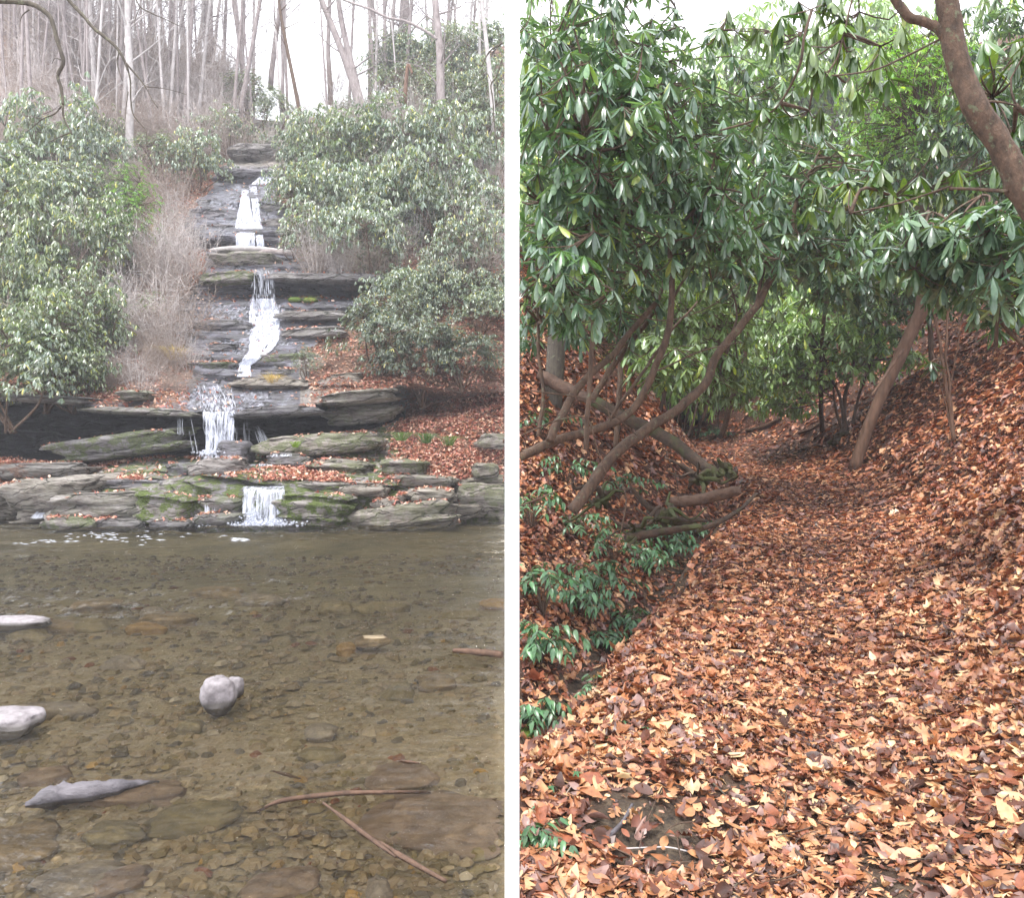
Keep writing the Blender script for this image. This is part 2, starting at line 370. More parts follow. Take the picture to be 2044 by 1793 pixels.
# masks
lb = np.interp(Vg, [300, 335, 400, 470, 500, 545, 600, 700, 760, 800, 830, 840], [470, 432, 392, 382, 408, 385, 368, 372, 372, 200, 60, -900])
rb = np.interp(Vg, [300, 335, 400, 500, 545, 600, 640, 700, 760, 800, 860, 940, 980], [585, 580, 575, 640, 770, 760, 700, 610, 690, 790, 790, 860, 1100])
wob = 46 * fbm(Ug * .02, Vg * .035, 0, 4, 61)
inside = ss(-10, 10, Ug - lb + wob) * ss(-10, 10, rb - Ug + 40 * fbm(Ug * .02, Vg * .035, 7, 4, 62))
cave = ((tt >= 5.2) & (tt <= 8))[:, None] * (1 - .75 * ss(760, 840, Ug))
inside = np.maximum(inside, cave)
inside = np.where(tt[:, None] < 3.6, 1.0, inside)
inside = inside * (1 - .0 * Ug)
steep = 1.0
# strata: stepped overhangs that follow warped bedding planes
zz = Zg + .35 * fbm(Xg * .25, Yg * .25, 0, 3, 5) + Xg * .03
lay = zz / .27 + .5 * vn(Xg * .6, Yg * .6, zz * .5, 9)
li = np.floor(lay); lf = lay - li
def layer_off(k): return _h(k, k * 0, k * 0, 31) * .55 + .45 * (vn(Xg * .9, k * 3.7, 0, 12) * .5 + .5) + .3 * (vn(Xg * 3.1, k * 5.1, 0, 13) * .5)
off = layer_off(li) * (1 - ss(.82, 1., lf)) + layer_off(li + 1) * ss(.82, 1., lf)
amp = np.interp(tt, [0, 1, 2, 3.5, 5, 8, 9, 10, 18, 20], [.1, .35, .55, .5, .3, .4, .5, .5, .5, .1])[:, None]
big_n = fbm(Xg * .8, Yg * .8, Zg * .8, 4, 3)
fine = fbm(Xg * 3.5, Yg * 3.5, Zg * 5, 4, 4)
DY = -inside * amp * (off * 1.2 - .35) + (1 - inside) * .25 * big_n + inside * .1 * fine + .1 * inside * big_n
DZ = (1 - inside) * (.18 * big_n + .06 * fine) + inside * .05 * fine + inside * .07 * big_n
tail = ss(0, 1, tt)[:, None]
Yd = Yg + DY * tail; Zd = Zg + DZ * tail
Xd = np.minimum(Xg, -.0093 * Yd)
Xd = np.where(Ug >= 1007.9, -.0093 * Yd, Xd)
wet = inside * ss(320, 345, Vg) * np.where((Vg < 830), 1, 0) * np.where((Vg > 705) & (Ug > 600), .35, 1)
wet = np.maximum(wet, inside * .8 * np.where((tt[:, None] > 3.4) & (tt[:, None] <= 8) & (Ug > 330) & (Ug < 640), 1, .25))
wet = np.maximum(wet, cave * 1.0)  # full wet tint in the undercuts, also deepening their painted shade
wet = np.where(tt[:, None] < 3.4, .35 + .45 * np.exp(-((Ug - 500) / 130) ** 2), wet)
mossm = np.where((tt[:, None] > 1) & (tt[:, None] < 5.4) & (Ug > 180), .9, .12) + cave * .3
litter_patch = ss(.1, .5, fbm(Xg * .7, Yg * .9, 3, 4, 8)) * np.where((tt[:, None] > 2.6) & (tt[:, None] < 5.2), 1, 0) * np.where(Ug > 600, 1.2, .8)
litter_patch += np.where((tt[:, None] > 2.8) & (tt[:, None] < 5.2), 1, 0) * ss(750, 850, Ug) + np.where((tt[:, None] > 3) & (tt[:, None] < 5), 1, 0) * ss(170, 90, Ug) * .7
ledgelit = np.where((tt[:, None] > 8) & (tt[:, None] < 9.3) & ((Ug > 620) | (Ug < 380)), .55, 0)
rockv = np.clip(inside - litter_patch - ledgelit, 0, 1)
rockv = rockv + cave * .8 * ss(.3, 1, rockv)  # lifts the rock value in the undercuts to carry the painted shade
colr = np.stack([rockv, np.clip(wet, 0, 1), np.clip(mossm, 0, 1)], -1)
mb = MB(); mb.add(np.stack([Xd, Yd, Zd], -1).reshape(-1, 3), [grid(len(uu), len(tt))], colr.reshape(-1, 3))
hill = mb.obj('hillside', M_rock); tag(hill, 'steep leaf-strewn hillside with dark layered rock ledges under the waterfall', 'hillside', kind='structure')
Vd = CV + F * (EYE - Zd) / Yd
def Yat(u, v):
    j = int(np.argmin(abs(uu - u))); col = Vd[:, j]
    up = np.where(((col[:-1] - v) * (col[1:] - v) <= 0))[0]
    if len(up) == 0: return 42.0
    k = up[np.argmin(Yd[up, j])]
    a, b_ = col[k], col[k + 1]; f = 0 if a == b_ else (v - a) / (b_ - a)
    return float(Yd[k, j] * (1 - f) + Yd[k + 1, j] * f)

# ------------------------------------------------------------------ creek bed and water
def strip(y0, y1, ny, nx, xl, side):
    """plan grid from x=xl to the inner boundary of a valley (side -1 left, +1 right)"""
    ys = y0 + (y1 - y0) * np.linspace(0, 1, ny) ** 1.5
    s = np.linspace(0, 1, nx) ** 1.6
    ib = side * np.maximum(.0093 * ys, .012)
    X = ib[:, None] + (xl - ib[:, None]) * s[None, :]
    return X, np.broadcast_to(ys[:, None], X.shape)
X, Y = strip(-3, 21, 420, 380, -22, -1)
bedz = -np.interp(Y, [-3, 2.5, 6, 10, 13, 15.5, 17, 21], [.03, .055, .11, .2, .26, .12, .1, .3]) + .02 * fbm(X * 2, Y * 2, 0, 4, 1) + .03 * fbm(X * .5, Y * .5, 0, 3, 2) * ss(3, 8, Y)
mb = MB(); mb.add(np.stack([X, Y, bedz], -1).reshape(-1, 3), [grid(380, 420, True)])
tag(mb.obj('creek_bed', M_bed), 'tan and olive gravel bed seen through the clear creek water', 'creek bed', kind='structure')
X, Y = strip(-3, 19, 520, 400, -22, -1)
am = np.interp(Y, [2, 4, 6, 10, 14, 16], [.0012, .003, .007, .014, .02, .022]) + .03 * np.exp(-((X + 5.0) / 2.2) ** 2 - ((Y - 15.2) / .8) ** 2) + .035 * np.exp(-((X + 9) / 2.4) ** 2 - ((Y - 14.6) / .7) ** 2)
wz = 1.5 * am * (fbm(X * 2.0, Y * 5.5, 0, 5, 21) * 1.2 + .5 * np.sin(Y * 5 + 2.5 * fbm(X * .7, Y * .7, 0, 3, 5)))
rid = (1 - np.abs(fbm(X * 1.3 + 4, Y * 5.0, 0, 3, 33)) * 2.2).clip(0, 1) ** 5 + (1 - np.abs(fbm(X * 2.6, Y * 9.0, 2, 3, 34)) * 2.2).clip(0, 1) ** 5 * .6
wz = wz + rid * np.interp(Y, [2, 4, 6, 10, 15], [.003, .011, .026, .042, .05]) * ss(-.25, .35, fbm(X * .35, Y * .5, 0, 3, 35))
mb = MB(); mb.add(np.stack([X, Y, wz], -1).reshape(-1, 3), [grid(400, 520, True)])
tag(mb.obj('water', M_water), 'clear rippling creek water below the ledges', 'water', kind='structure')

# ------------------------------------------------------------------ rocks
def rock(name, c, size, material, seed, layers=0, rot=0, tilt=0, rough=.22, col=(1, .2, .1), flat=False, label=None, cat='rock', group=None, res=40, power=2.6, shape=None):
    th = np.linspace(0, np.pi, res); ph = np.linspace(0, 2 * np.pi, res * 2, endpoint=False)
    TH, PH = np.meshgrid(th, ph, indexing='ij')
    sg = lambda a, e: np.sign(a) * np.abs(a) ** e
    e = 2 / power
    x = sg(np.sin(TH), e) * sg(np.cos(PH), e); y = sg(np.sin(TH), e) * sg(np.sin(PH), e); z = sg(np.cos(TH), e)
    n = fbm(x * 1.3 + seed, y * 1.3, z * 1.3, 4, seed)
    s = 1 + rough * n
    x, y, z = x * s, y * s, z * (1 + rough * .6 * n)
    if shape is not None: x, y, z = shape(x, y, z)
    if layers:
        k = np.floor((z + 1) / 2 * layers + .4 * vn(x * 1.5 + seed, y * 1.5, 0, seed))
        o = (_h(k + seed, k * 0, k * 0, 5) - .5) * .34
        f = 1 + o * 1.0 + .05 * vn(x * 5, y * 5, k * 2.3, seed); x, y = x * f, y * f
    x, y, z = x * size[0], y * size[1], z * size[2]
    fn = fbm(x * 5 + seed, y * 5, z * 9, 4, seed + 3) * min(size) * .12; z = z + fn
    ct, st = math.cos(tilt), math.sin(tilt); x, z = x * ct + z * st, -x * st + z * ct
    cr, sr = math.cos(rot), math.sin(rot); x, y = x * cr - y * sr, x * sr + y * cr
    nx = res * 2; V = np.stack([x, y, z], -1).reshape(-1, 3)
    i, j = np.meshgrid(np.arange(res - 1), np.arange(nx), indexing='ij'); j2 = (j + 1) % nx
    q = np.stack([i * nx + j, (i + 1) * nx + j, (i + 1) * nx + j2, i * nx + j2], -1).reshape(-1, 4)
    mb = MB(); mb.add(V, [q], col); o = mb.obj(name, material); o.location = c
    return tag(o, label, cat, group)

# (u0,u1,v0,v1,Y, depth, rock/wet/moss, layers, tilt, label)
slabs = [
 (388, 497, 915, 968, 16.9, .55, (1, .35, .0), 3, .0, 'flat leaf-spotted boulder right under the main fall'),
 (125, 372, 868, 912, 18.4, .5, (1, .6, .7), 4, -.13, 'long dark slab with a mossy top leaning in the undercut'),
 (40, 215, 955, 1036, 16.6, .7, (1, .1, .1), 4, -.08, 'broad pale tan slab at the left waterline'),
 (-60, 44, 968, 1040, 16.9, .6, (1, .1, .1), 3, 0, 'pale slab cut off by the left edge of the photo'),
 (125, 305, 984, 1042, 16.15, .6, (1, .3, .2), 6, -.06, 'wide grey slab with thin layers left of the mossy rock'),
 (292, 402, 984, 1050, 15.95, .55, (1, .4, 1), 6, .1, 'rounded green mossy rock between two little falls'),
 (210, 388, 955, 975, 16.9, .5, (1, .75, .1), 3, 0, 'long low wet slab behind the mossy rock'),
 (385, 455, 968, 994, 16.4, .4, (1, .6, .1), 3, .05, 'dark chunky rock below the leaf-spotted boulder'),
 (408, 492, 990, 1026, 16.1, .45, (1, .5, .5), 4, .05, 'dark ledge block left of the bottom fall'),
 (405, 490, 1024, 1052, 15.75, .4, (1, .6, .3), 3, 0, 'low wet rock at the waterline beside the bottom fall'),
 (100, 200, 1030, 1056, 15.6, .35, (1, .3, .6), 3, 0, 'low greenish rock at the waterline on the left'),
 (205, 300, 1034, 1058, 15.6, .35, (1, .6, .1), 3, 0, 'low dark rock at the waterline under the layered slab'),
 (305, 392, 1036, 1058, 15.55, .35, (1, .7, .1), 3, 0, 'low brown rock at the waterline below the mossy rock'),
 (528, 760, 868, 908, 17.9, .55, (1, .1, .55), 3, -.06, 'long tan slab with a mossy foot right of the falls'),
 (560, 705, 984, 1050, 16.0, .6, (1, .3, 1), 8, .08, 'humped mossy layered rock right of the bottom fall'),
 (570, 760, 960, 992, 16.7, .6, (1, .35, .25), 5, .03, 'thin dark shelf of rock above the humped mossy rock'),
 (620, 730, 925, 955, 17.2, .5, (1, .1, .5), 3, .0, 'pale slab with light green moss above the dark shelf'),
 (640, 745, 918, 945, 17.4, .45, (1, .2, .3), 4, .04, 'brown slab tucked under leaves right of the falls'),
 (686, 775, 962, 990, 16.5, .5, (1, 0, .1), 3, .02, 'whitish slab in the middle of the right ledges'),
 (744, 800, 996, 1026, 16.2, .4, (1, .15, .1), 4, 0, 'square dark-fronted block behind the long pale rock'),
 (796, 812, 986, 1012, 16.3, .3, (1, 0, .0), 2, 0, 'small upright pale block on the right ledges'),
 (680, 908, 1008, 1052, 16.05, .5, (1, .05, .35), 4, -.12, 'long pale slab slanting into the pool'),
 (768, 852, 918, 955, 17.2, .5, (1, .2, .6), 4, .05, 'dark brown mossy block under the fern mound'),
 (776, 905, 948, 972, 17.0, .45, (1, .2, .3), 4, .03, 'thin dark layered slab below the brown mossy block'),
 (820, 905, 975, 1010, 16.6, .5, (1, 0, .15), 3, .0, 'broad whitish rock near the right waterline'),
 (946, 992, 925, 955, 17.8, .4, (1, .05, .45), 2, 0, 'rounded lichen-covered boulder on the right bank'),
 (925, 1030, 968, 1034, 17.3, .6, (1, .1, .5), 5, .1, 'big mossy layered rock at the right edge of the pool'),
 (880, 960, 1000, 1036, 17.0, .4, (1, .05, .1), 5, -.1, 'loose stack of thin pale slabs by the right waterline'),
 (915, 1030, 950, 975, 18.1, .5, (1, .05, .4), 3, -.05, 'tan shelf above the big mossy rock'),
 (820, 905, 1036, 1052, 16.1, .3, (1, .2, .1), 3, -.05, 'small low rock in the water in front of the long pale slab'),
 (955, 1030, 866, 896, 19.0, .5, (1, .2, .4), 3, 0, 'dark blocky rock among fallen leaves by the right edge'),
 (660, 730, 748, 780, 20.4, .5, (1, .0, .1), 3, -.05, 'pale flat stone in the orange soil under the grey-green shrub'),
 (430, 560, 508, 535, 25.3, .6, (1, .2, .35), 4, .02, 'tan ledge block with mossy lip below the upper fall'),
 (462, 570, 296, 325, 33.4, .8, (1, .5, .1), 3, 0, 'dark overhanging rock at the top of the falls'),
 (245, 300, 780, 800, 18.6, .4, (1, .2, .4), 3, 0, 'small mossy stone on the lip left of the main fall'),
 (480, 620, 757, 778, 20.0, .5, (1, .1, .1), 5, .02, 'flat tan slab with leaves beside the water chute'),
 (540, 625, 905, 930, 17.5, .4, (1, .7, .2), 4, .05, 'wet dark stepped rock right of the splash'),
 (440, 505, 880, 930, 17.6, .5, (1, .9, .1), 3, 0, 'dark rounded rock splitting the foot of the main fall'),
 (340, 420, 925, 955, 17.0, .4, (1, .8, .4), 3, 0, 'dark wet step left of the leaf-spotted boulder'),
 (0, 170, 925, 958, 17.6, .6, (.55, .4, .1), 4, 0, 'dark leaf-covered slab in the shade on the far left'),
 (398, 500, 640, 662, 22.9, .5, (1, .8, .1), 3, .02, 'wet ledge left of the middle chute, the highest of three'),
 (415, 480, 688, 704, 21.9, .4, (1, .8, .1), 3, .02, 'wet ledge left of the middle chute, between the highest and the lowest'),
 (386, 470, 724, 740, 21.0, .4, (1, .7, .5), 3, -.03, 'mossy-topped wet ledge left of the foot of the middle chute'),
 (560, 700, 622, 640, 23.1, .45, (1, .5, .1), 4, -.04, 'dark ledge under the two moss cushions'),
 (565, 690, 655, 676, 22.4, .5, (.9, .5, .1), 4, -.06, 'leaf-strewn dark ledge right of the middle chute'),
 (520, 610, 708, 726, 21.4, .45, (1, .5, .6), 3, -.03, 'mossy-topped ledge right of where the chute narrows'),
 (520, 600, 738, 752, 20.8, .4, (1, .7, .1), 4, 0, 'thin wet ledge right of the foot of the middle chute'),
 (402, 468, 425, 440, 28.1, .5, (1, .8, .0), 3, .02, 'wet ledge left of the upper fall, upper one'),
 (400, 470, 452, 470, 27.3, .5, (1, .7, .0), 3, 0, 'wet ledge left of the upper fall, lower one'),
 (528, 580, 412, 428, 28.3, .5, (1, .6, .2), 3, .03, 'dark ledge right of the upper fall, upper one'),
 (528, 600, 440, 458, 27.5, .5, (1, .5, .1), 3, -.04, 'ledge right of the upper fall, lower one'),
 (440, 560, 345, 362, 31.0, .6, (1, .8, .0), 3, .03, 'shallow wet step above the upper fall'),
 (540, 760, 548, 563, 23.9, .55, (1, .6, .1), 3, .03, 'long thin lip of rock over the second undercut'),
 (408, 505, 545, 566, 24.2, .5, (1, .3, .6), 3, -.03, 'rock lip left of the middle chute with yellowish moss'),
 (180, 390, 814, 829, 18.5, .5, (1, .5, .3), 4, .05, 'thin rock lip over the left undercut'),
 (478, 650, 812, 832, 18.4, .5, (1, .8, .1), 4, -.06, 'thin wet rock lip over the undercut right of the main fall'),
 (640, 790, 782, 806, 18.8, .55, (1, .2, .2), 4, -.12, 'brown rock lip rising to the right over the undercut'),
 (650, 800, 812, 846, 19.6, .6, (1, .3, .3), 4, -.1, 'brown rock wall in the shade right of the undercut'),
 (20, 190, 790, 806, 18.6, .5, (.8, .5, .2), 4, .06, 'dark rock lip under the left rhododendrons'),
]
for k, (u0, u1, v0, v1, Yq, dp, colq, ly, tl, lab) in enumerate(slabs):
    if Yq > 20.5 and dp < .56: dp *= .62
    c = W((u0 + u1) / 2, (v0 + v1) / 2, Yq); hw = (u1 - u0) / 2 / F * Yq; hz = (v1 - v0) / 2 / F * Yq
    rock('rock_slab' if hw > hz * 1.6 else 'boulder', c, (hw * 1.04, dp, hz * 1.05), M_rock, 11 + k, ly, 0.06 * math.sin(k * 2.1), tl + .02 * math.sin(k * 5.3), .24, colq, label=lab, power=4.6, res=44)
for u_, v_, lab in ((590, 599, 'left one of two bright moss cushions below the second undercut'), (620, 600, 'right one of two bright moss cushions below the second undercut')):
    rock('moss_cushion', W(u_, v_, 23.9), (.22, .2, .09), M_moss, 3, rough=.2, label=lab, cat='moss', res=20)

# creek stones
def on_plane(u, v, z): return W(u, v, (EYE - z) * F / (v - CV))
def heart(x, y, z): return x * (1 - .22 * np.clip(-z, 0, 1)) + .1 * np.clip(-z, 0, 1), y, z
stones = [
 (437, 1388, .105, .1, .12, .05, 0, 'pale rounded stone standing out of the shallow water in the middle'),
 (463, 1376, .062, .08, .075, .04, 0, 'smaller pale stone tucked behind the pale rounded stone'),
 (22, 1245, .34, .16, .07, .0, 0, 'pale long stone above water at the left edge, the farther one'),
 (8, 1440, .22, .14, .07, .01, 0, 'pale rounded stone above water at the left edge, the nearer one'),
 (742, 1280, .15, .1, .045, -.03, 4, 'reddish stone just breaking the surface with a ripple'),
]
for k, (u_, v_, a, b2, h, z0, mi, lab) in enumerate(stones):
    c = on_plane(u_, v_, z0); rock('river_stone', c, (a, b2, h), M_pale if mi == 0 else M_sub[0], 60 + k, rough=.3, label=lab, cat='stone', power=2.9 if v_ > 1350 else 2.4, layers=0, rot=[.3, -.2, .15, -.1, .2][k], shape=heart if k == 0 else None, res=34)
subs = [
 (92, 1555, .14, .06, 4, .25, 'reddish flat stone above the driftwood splinter'), (228, 1674, .14, .09, 1, -.1, 'olive oval stone under water below the driftwood'),
 (20, 1700, .2, .17, 0, .6, 'brown slab under water in the lower left corner'), (150, 1770, .17, .1, 2, .5, 'grey flat stone at the bottom left edge'),
 (235, 1765, .12, .07, 4, .6, 'dusky stone at the bottom edge beside the grey flat stone'), (245, 1330, .2, .07, 2, .05, 'grey angular slab under water above the driftwood'),
 (290, 1262, .22, .09, 3, 0, 'ochre flat stone under water left of centre'), (305, 1230, .16, .07, 2, .2, 'small grey stone breaking the surface left of centre'),
 (340, 1243, .35, .1, 0, 0, 'long tan slab under water left of centre'), (195, 1215, .3, .1, 0, .1, 'brown slab under water below the far ripples'),
 (165, 1255, .26, .09, 1, 0, 'dark-edged olive slab right of the pale long stone'), (110, 1258, .25, .1, 0, .2, 'brown slab touching the pale long stone'),
 (100, 1425, .3, .07, 2, .1, 'grey submerged tongue of rock behind the nearer pale stone'), (60, 1275, .2, .08, 1, 0, 'olive stone in front of the pale long stone'),
 (670, 1218, .22, .11, 1, .1, 'wedge-shaped olive stone under water right of centre'), (770, 1218, .35, .08, 1, 0, 'long olive slab with a white ripple behind it'),
 (920, 1232, .25, .08, 1, 0, 'yellowish flat stone under water on the right'), (690, 1303, .12, .06, 3, -.4, 'small yellow-brown stone left of the reddish one'),
 (795, 1388, .11, .1, 1, .1, 'round olive stone under water on the right'), (870, 1370, .16, .12, 0, .3, 'brown stone under water behind the round olive one'),
 (805, 1560, .17, .12, 4, .1, 'large brown stone beside the curved sticks'), (640, 1515, .13, .05, 1, 0, 'green-tinged stone with a rusty rim'),
 (560, 1770, .15, .08, 4, .1, 'dusky mound of rock at the bottom centre'), (755, 1780, .05, .07, 2, .3, 'pale pointed stone at the bottom edge'),
 (990, 1215, .22, .12, 3, 0, 'rusty stone under water at the right edge of the creek'), (520, 1205, .3, .09, 2, 0, 'grey slab under water below the bottom fall'),
 (430, 1190, .4, .1, 0, 0, 'brown slab under water left of the white reflection'), (380, 1460, .09, .05, 1, 0, 'small olive stone left of the middle pale stone'),
 (900, 1640, .4, .22, 4, -.4, 'broad tan slab under water lower right'), (250, 1590, .35, .12, 4, .1, 'smooth tan ledge under water behind the driftwood'),
 (380, 1640, .25, .12, 1, .5, 'smooth olive slab under water right of the driftwood'), (640, 1470, .1, .06, 2, .2, 'small grey stone under water in the middle'),
]
for k, (u_, v_, a, b2, mi, ro, lab) in enumerate(subs):
    Yq = (EYE + .06) * F / (v_ - CV); bz = -float(np.interp(Yq, [2.5, 6, 10, 13, 15.5], [.055, .11, .2, .26, .12]))
    c = on_plane(u_, v_, bz + .01)
    rock('creek_stone', c, (a * .85, b2 * 1.15, .03 + .012 * (Yq - 2)), M_sub[mi], 90 + k, 3, ro, 0, .42, label=lab, cat='stone', power=2.6, res=24)
# loose gravel: far too much to count
mb = MB()
n = 8000
Yp = 2.2 + (11) * rng.random(n) ** 1.9; Up = rng.uniform(-60, 1004, n); Xp = (Up - CU) / F * Yp
keep = Xp < -.0093 * Yp - .04; Xp, Yp = Xp[keep], Yp[keep]; n = len(Xp)
zb = -np.interp(Yp, [-3, 2.5, 6, 10, 13, 15.5], [.03, .055, .11, .2, .26, .12])
tmpl = np.array([[1, 0, 0], [.5, .8, 0], [-.5, .85, 0], [-1, .1, 0], [-.6, -.8, 0], [.5, -.75, 0], [.6, 0, .7], [.2, .45, .8], [-.45, .3, .75], [-.3, -.4, .8], [.3, -.4, .7]])
tf = [np.array([[0, 1, 7, 6], [1, 2, 8, 7], [2, 3, 8, 8], [3, 4, 9, 8], [4, 5, 10, 9], [5, 0, 6, 10]])]
tfq = np.array([[0, 1, 7, 6], [1, 2, 8, 7], [3, 4, 9, 8], [4, 5, 10, 9], [5, 0, 6, 10]]); tft = np.array([[2, 3, 8]]); tf5 = np.array([[6, 7, 8, 9, 10]])
s1 = (.008 + .035 * rng.random(n) ** 3) * (1 + Yp * .1); a = rng.uniform(0, np.pi, n); as_ = rng.uniform(.5, 1, n)
T = tmpl[None] * np.stack([s1, s1 * as_, s1 * .5], -1)[:, None, :]
T = T * (1 + .25 * rng.standard_normal((n, 11, 1)) * .5)
ca, sa = np.cos(a)[:, None], np.sin(a)[:, None]
P = np.stack([T[..., 0] * ca - T[..., 1] * sa + Xp[:, None], T[..., 0] * sa + T[..., 1] * ca + Yp[:, None], T[..., 2] + zb[:, None] + .004], -1)
pal = np.array([[.3, .23, .13], [.2, .16, .08], [.36, .3, .21], [.42, .27, .09], [.24, .1, .05], [.14, .12, .09], [.34, .27, .17], [.52, .46, .36], [.26, .21, .1]])
pc_ = np.interp(Yp, [4, 9], [1, .4])[:, None] * pal[rng.choice(9, n, p=[.24, .2, .12, .02, .015, .1, .18, .025, .1])] * rng.uniform(.8, 1.2, (n, 1))  # pebbles painted darker with distance, like the bed
o_ = (np.arange(n) * 11)[:, None, None]
mb.add(P.reshape(-1, 3), [(tfq[None] + o_).reshape(-1, 4), (tft[None] + o_).reshape(-1, 3), (tf5[None] + o_).reshape(-1, 5)], np.repeat(pc_, 11, 0))
m, t, p, N, L = mat('gravel'); M_grav = m; L.new(attr(t).outputs[0], p.inputs['Base Color']); p.inputs['Roughness'].default_value = .45
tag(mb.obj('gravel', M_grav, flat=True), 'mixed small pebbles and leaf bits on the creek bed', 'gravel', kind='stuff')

# driftwood and sticks in the creek
def stick(name, pts, rad, material, label, cat, sides=8, rough=.3, n=24, flatten=None, seed=1):
    P = smooth_path(np.array(pts), n); r = np.interp(np.linspace(0, 1, n), np.linspace(0, 1, len(rad)), rad)
    base = P[0].copy(); mb = MB(); Q = P - base
    tube(mb, Q, r, sides, rough=rough, seed=seed)
    if flatten: mb.v = [v * np.array([1, 1, flatten]) for v in mb.v]
    o = mb.obj(name, material); o.location = base; return tag(o, label, cat)
stick('driftwood', [on_plane(50, 1608, .0), on_plane(120, 1588, .01), on_plane(210, 1575, .01), on_plane(318, 1562, -.02)], [.012, .052, .045, .036, .006], M_drift, 'grey weathered splinter of driftwood lying in the shallows', 'driftwood', 10, .5, 40)
stick('stick', [on_plane(905, 1299, .0), on_plane(960, 1303, .01), on_plane(1003, 1308, .01)], [.018, .028, .026], M_log, 'brown branch lying on the water at the right side of the creek', 'stick')
stick('stick', [on_plane(513, 1622, -.01), on_plane(560, 1600, .0), on_plane(650, 1588, .0), on_plane(720, 1583, .0), on_plane(860, 1582, -.01)], [.006, .01, .013, .012, .006], M_log, 'long thin curved dark stick in the shallows', 'stick', 6)
stick('stick', [on_plane(645, 1603, .01), on_plane(700, 1645, .01), on_plane(760, 1690, .0), on_plane(790, 1712, .0)], [.005, .01, .009, .004], M_log, 'straight tan stick slanting across the lower creek', 'stick', 6)
stick('stick', [on_plane(735, 1668, -.01), on_plane(800, 1710, .0), on_plane(890, 1760, .0)], [.005, .012, .008], M_log, 'dark stick beyond the end of the straight tan stick', 'stick', 6)
stick('stick', [on_plane(545, 1540, -.02), on_plane(600, 1555, -.01)], [.004, .009, .003], M_log, 'short dark twig above the long curved stick', 'stick', 6)
stick('stick', [on_plane(795, 1520, .0), on_plane(838, 1524, .0)], [.004, .01, .004], M_log, 'short black twig near the large brown stone', 'stick', 6)
stick('fallen_log', [W(420, 500, 26.0), W(470, 496, 26.0), W(530, 498, 26.0), W(590, 504, 26.1)], [.07, .1, .09, .06], M_bark_pale, 'pale log lying across the foot of the upper fall', 'log', 8, .2)
stick('fallen_log', [W(500, 508, 25.8), W(540, 503, 25.9), W(610, 513, 25.9)], [.04, .09, .08], M_bark_grey, 'shorter grey log below the pale log at the upper fall', 'log', 8, .2)

# ------------------------------------------------------------------ the waterfall
def ribbons(mb, path, dens, wid, seglen, seed, spread_v=.02, wscale=1.0):
    """path: rows (uL,uR,v,Y): water strands run down between the two sides"""
    r = np.random.default_rng(seed); P = np.array(path, float); k = len(P)
    Lp = np.array([W(a[0], a[2], a[3]) for a in P]); Rp = np.array([W(a[1], a[2], a[3]) for a in P])
    n = int(dens); m_ = 7
    s = r.random(n); s = np.clip(.5 + (s - .5) * (1 + .12 * r.standard_normal(n)), 0, 1)
    clump = np.floor(s * 11); s = np.clip(s + .02 * r.standard_normal(n) + .018 * np.sin(clump * 5.1), 0, 1)
    t0 = r.random(n) * (k - 1) * 1.02 - .02 * k; ln = seglen * (.4 + r.random(n))
    t = np.clip(t0[:, None] + ln[:, None] * np.linspace(0, 1, m_)[None], 0, k - 1 - 1e-5)
    i = t.astype(int); f = (t - i)[..., None]
    a = Lp[i] * (1 - f) + Lp[i + 1] * f; b_ = Rp[i] * (1 - f) + Rp[i + 1] * f
    sj = s[:, None, None] + .012 * np.cumsum(r.standard_normal((n, m_, 1)), 1)
    Q = a * (1 - sj) + b_ * sj + r.normal(0, spread_v, (n, 1, 3)) * np.array([.3, 1, .3])
    wd = wid * (.25 + 1.1 * r.random((n, 1)) ** 2) * np.sin(np.linspace(.25, np.pi - .15, m_))[None]
    X1 = Q.copy(); X1[..., 0] -= wd; X2 = Q.copy(); X2[..., 0] += wd; X2[..., 1] -= wd * r.uniform(-1, 1, (n, 1))
    V = np.stack([X1, X2], 2).reshape(-1, 3)
    o_ = (np.arange(n) * m_ * 2)[:, None, None]; jj = np.arange(m_ - 1)
    q = np.stack([jj * 2, jj * 2 + 1, jj * 2 + 3, jj * 2 + 2], -1)[None] + o_
    mb.add(V, [q.reshape(-1, 4)])
def sheet(mb, path, nx=14, seed=0):
    P = smooth_path(np.array(path, float), len(path) * 8); n = len(P); s = np.linspace(0, 1, nx)
    U_ = P[:, 0:1] * (1 - s) + P[:, 1:2] * s; Yq = P[:, 3:4] + .05 * fbm(U_ * .2, P[:, 2:3] * .05, 0, 3, seed)
    V_ = np.broadcast_to(P[:, 2:3], U_.shape)
    mb.add(np.stack([(U_ - CU) / F * Yq, Yq, EYE - (V_ - CV) / F * Yq], -1).reshape(-1, 3), [grid(nx, n)])
def splash(mb, u, v, Y, ru, rv, n, seed, s=.02):
    r = np.random.default_rng(seed)
    c = W(u, v, Y); x = c[0] + r.normal(0, ru / F * Y, n); z = c[2] + np.abs(r.normal(0, rv / F * Y, n)); y = Y + r.normal(0, .12, n)
    S = s * (.3 + r.random(n) ** 2 * 1.6)
    oc = np.array([[1, 0, 0], [-1, 0, 0], [0, 1, 0], [0, -1, 0], [0, 0, .8], [0, 0, -.6]]); of = np.array([[0, 2, 4], [2, 1, 4], [1, 3, 4], [3, 0, 4], [2, 0, 5], [1, 2, 5], [3, 1, 5], [0, 3, 5]])
    V = np.stack([x, y, z], -1)[:, None] + oc[None] * S[:, None, None]
    mb.add(V.reshape(-1, 3), [(of[None] + (np.arange(n) * 6)[:, None, None]).reshape(-1, 3)])
sy = lambda u, v: Yat(u, v) - .12
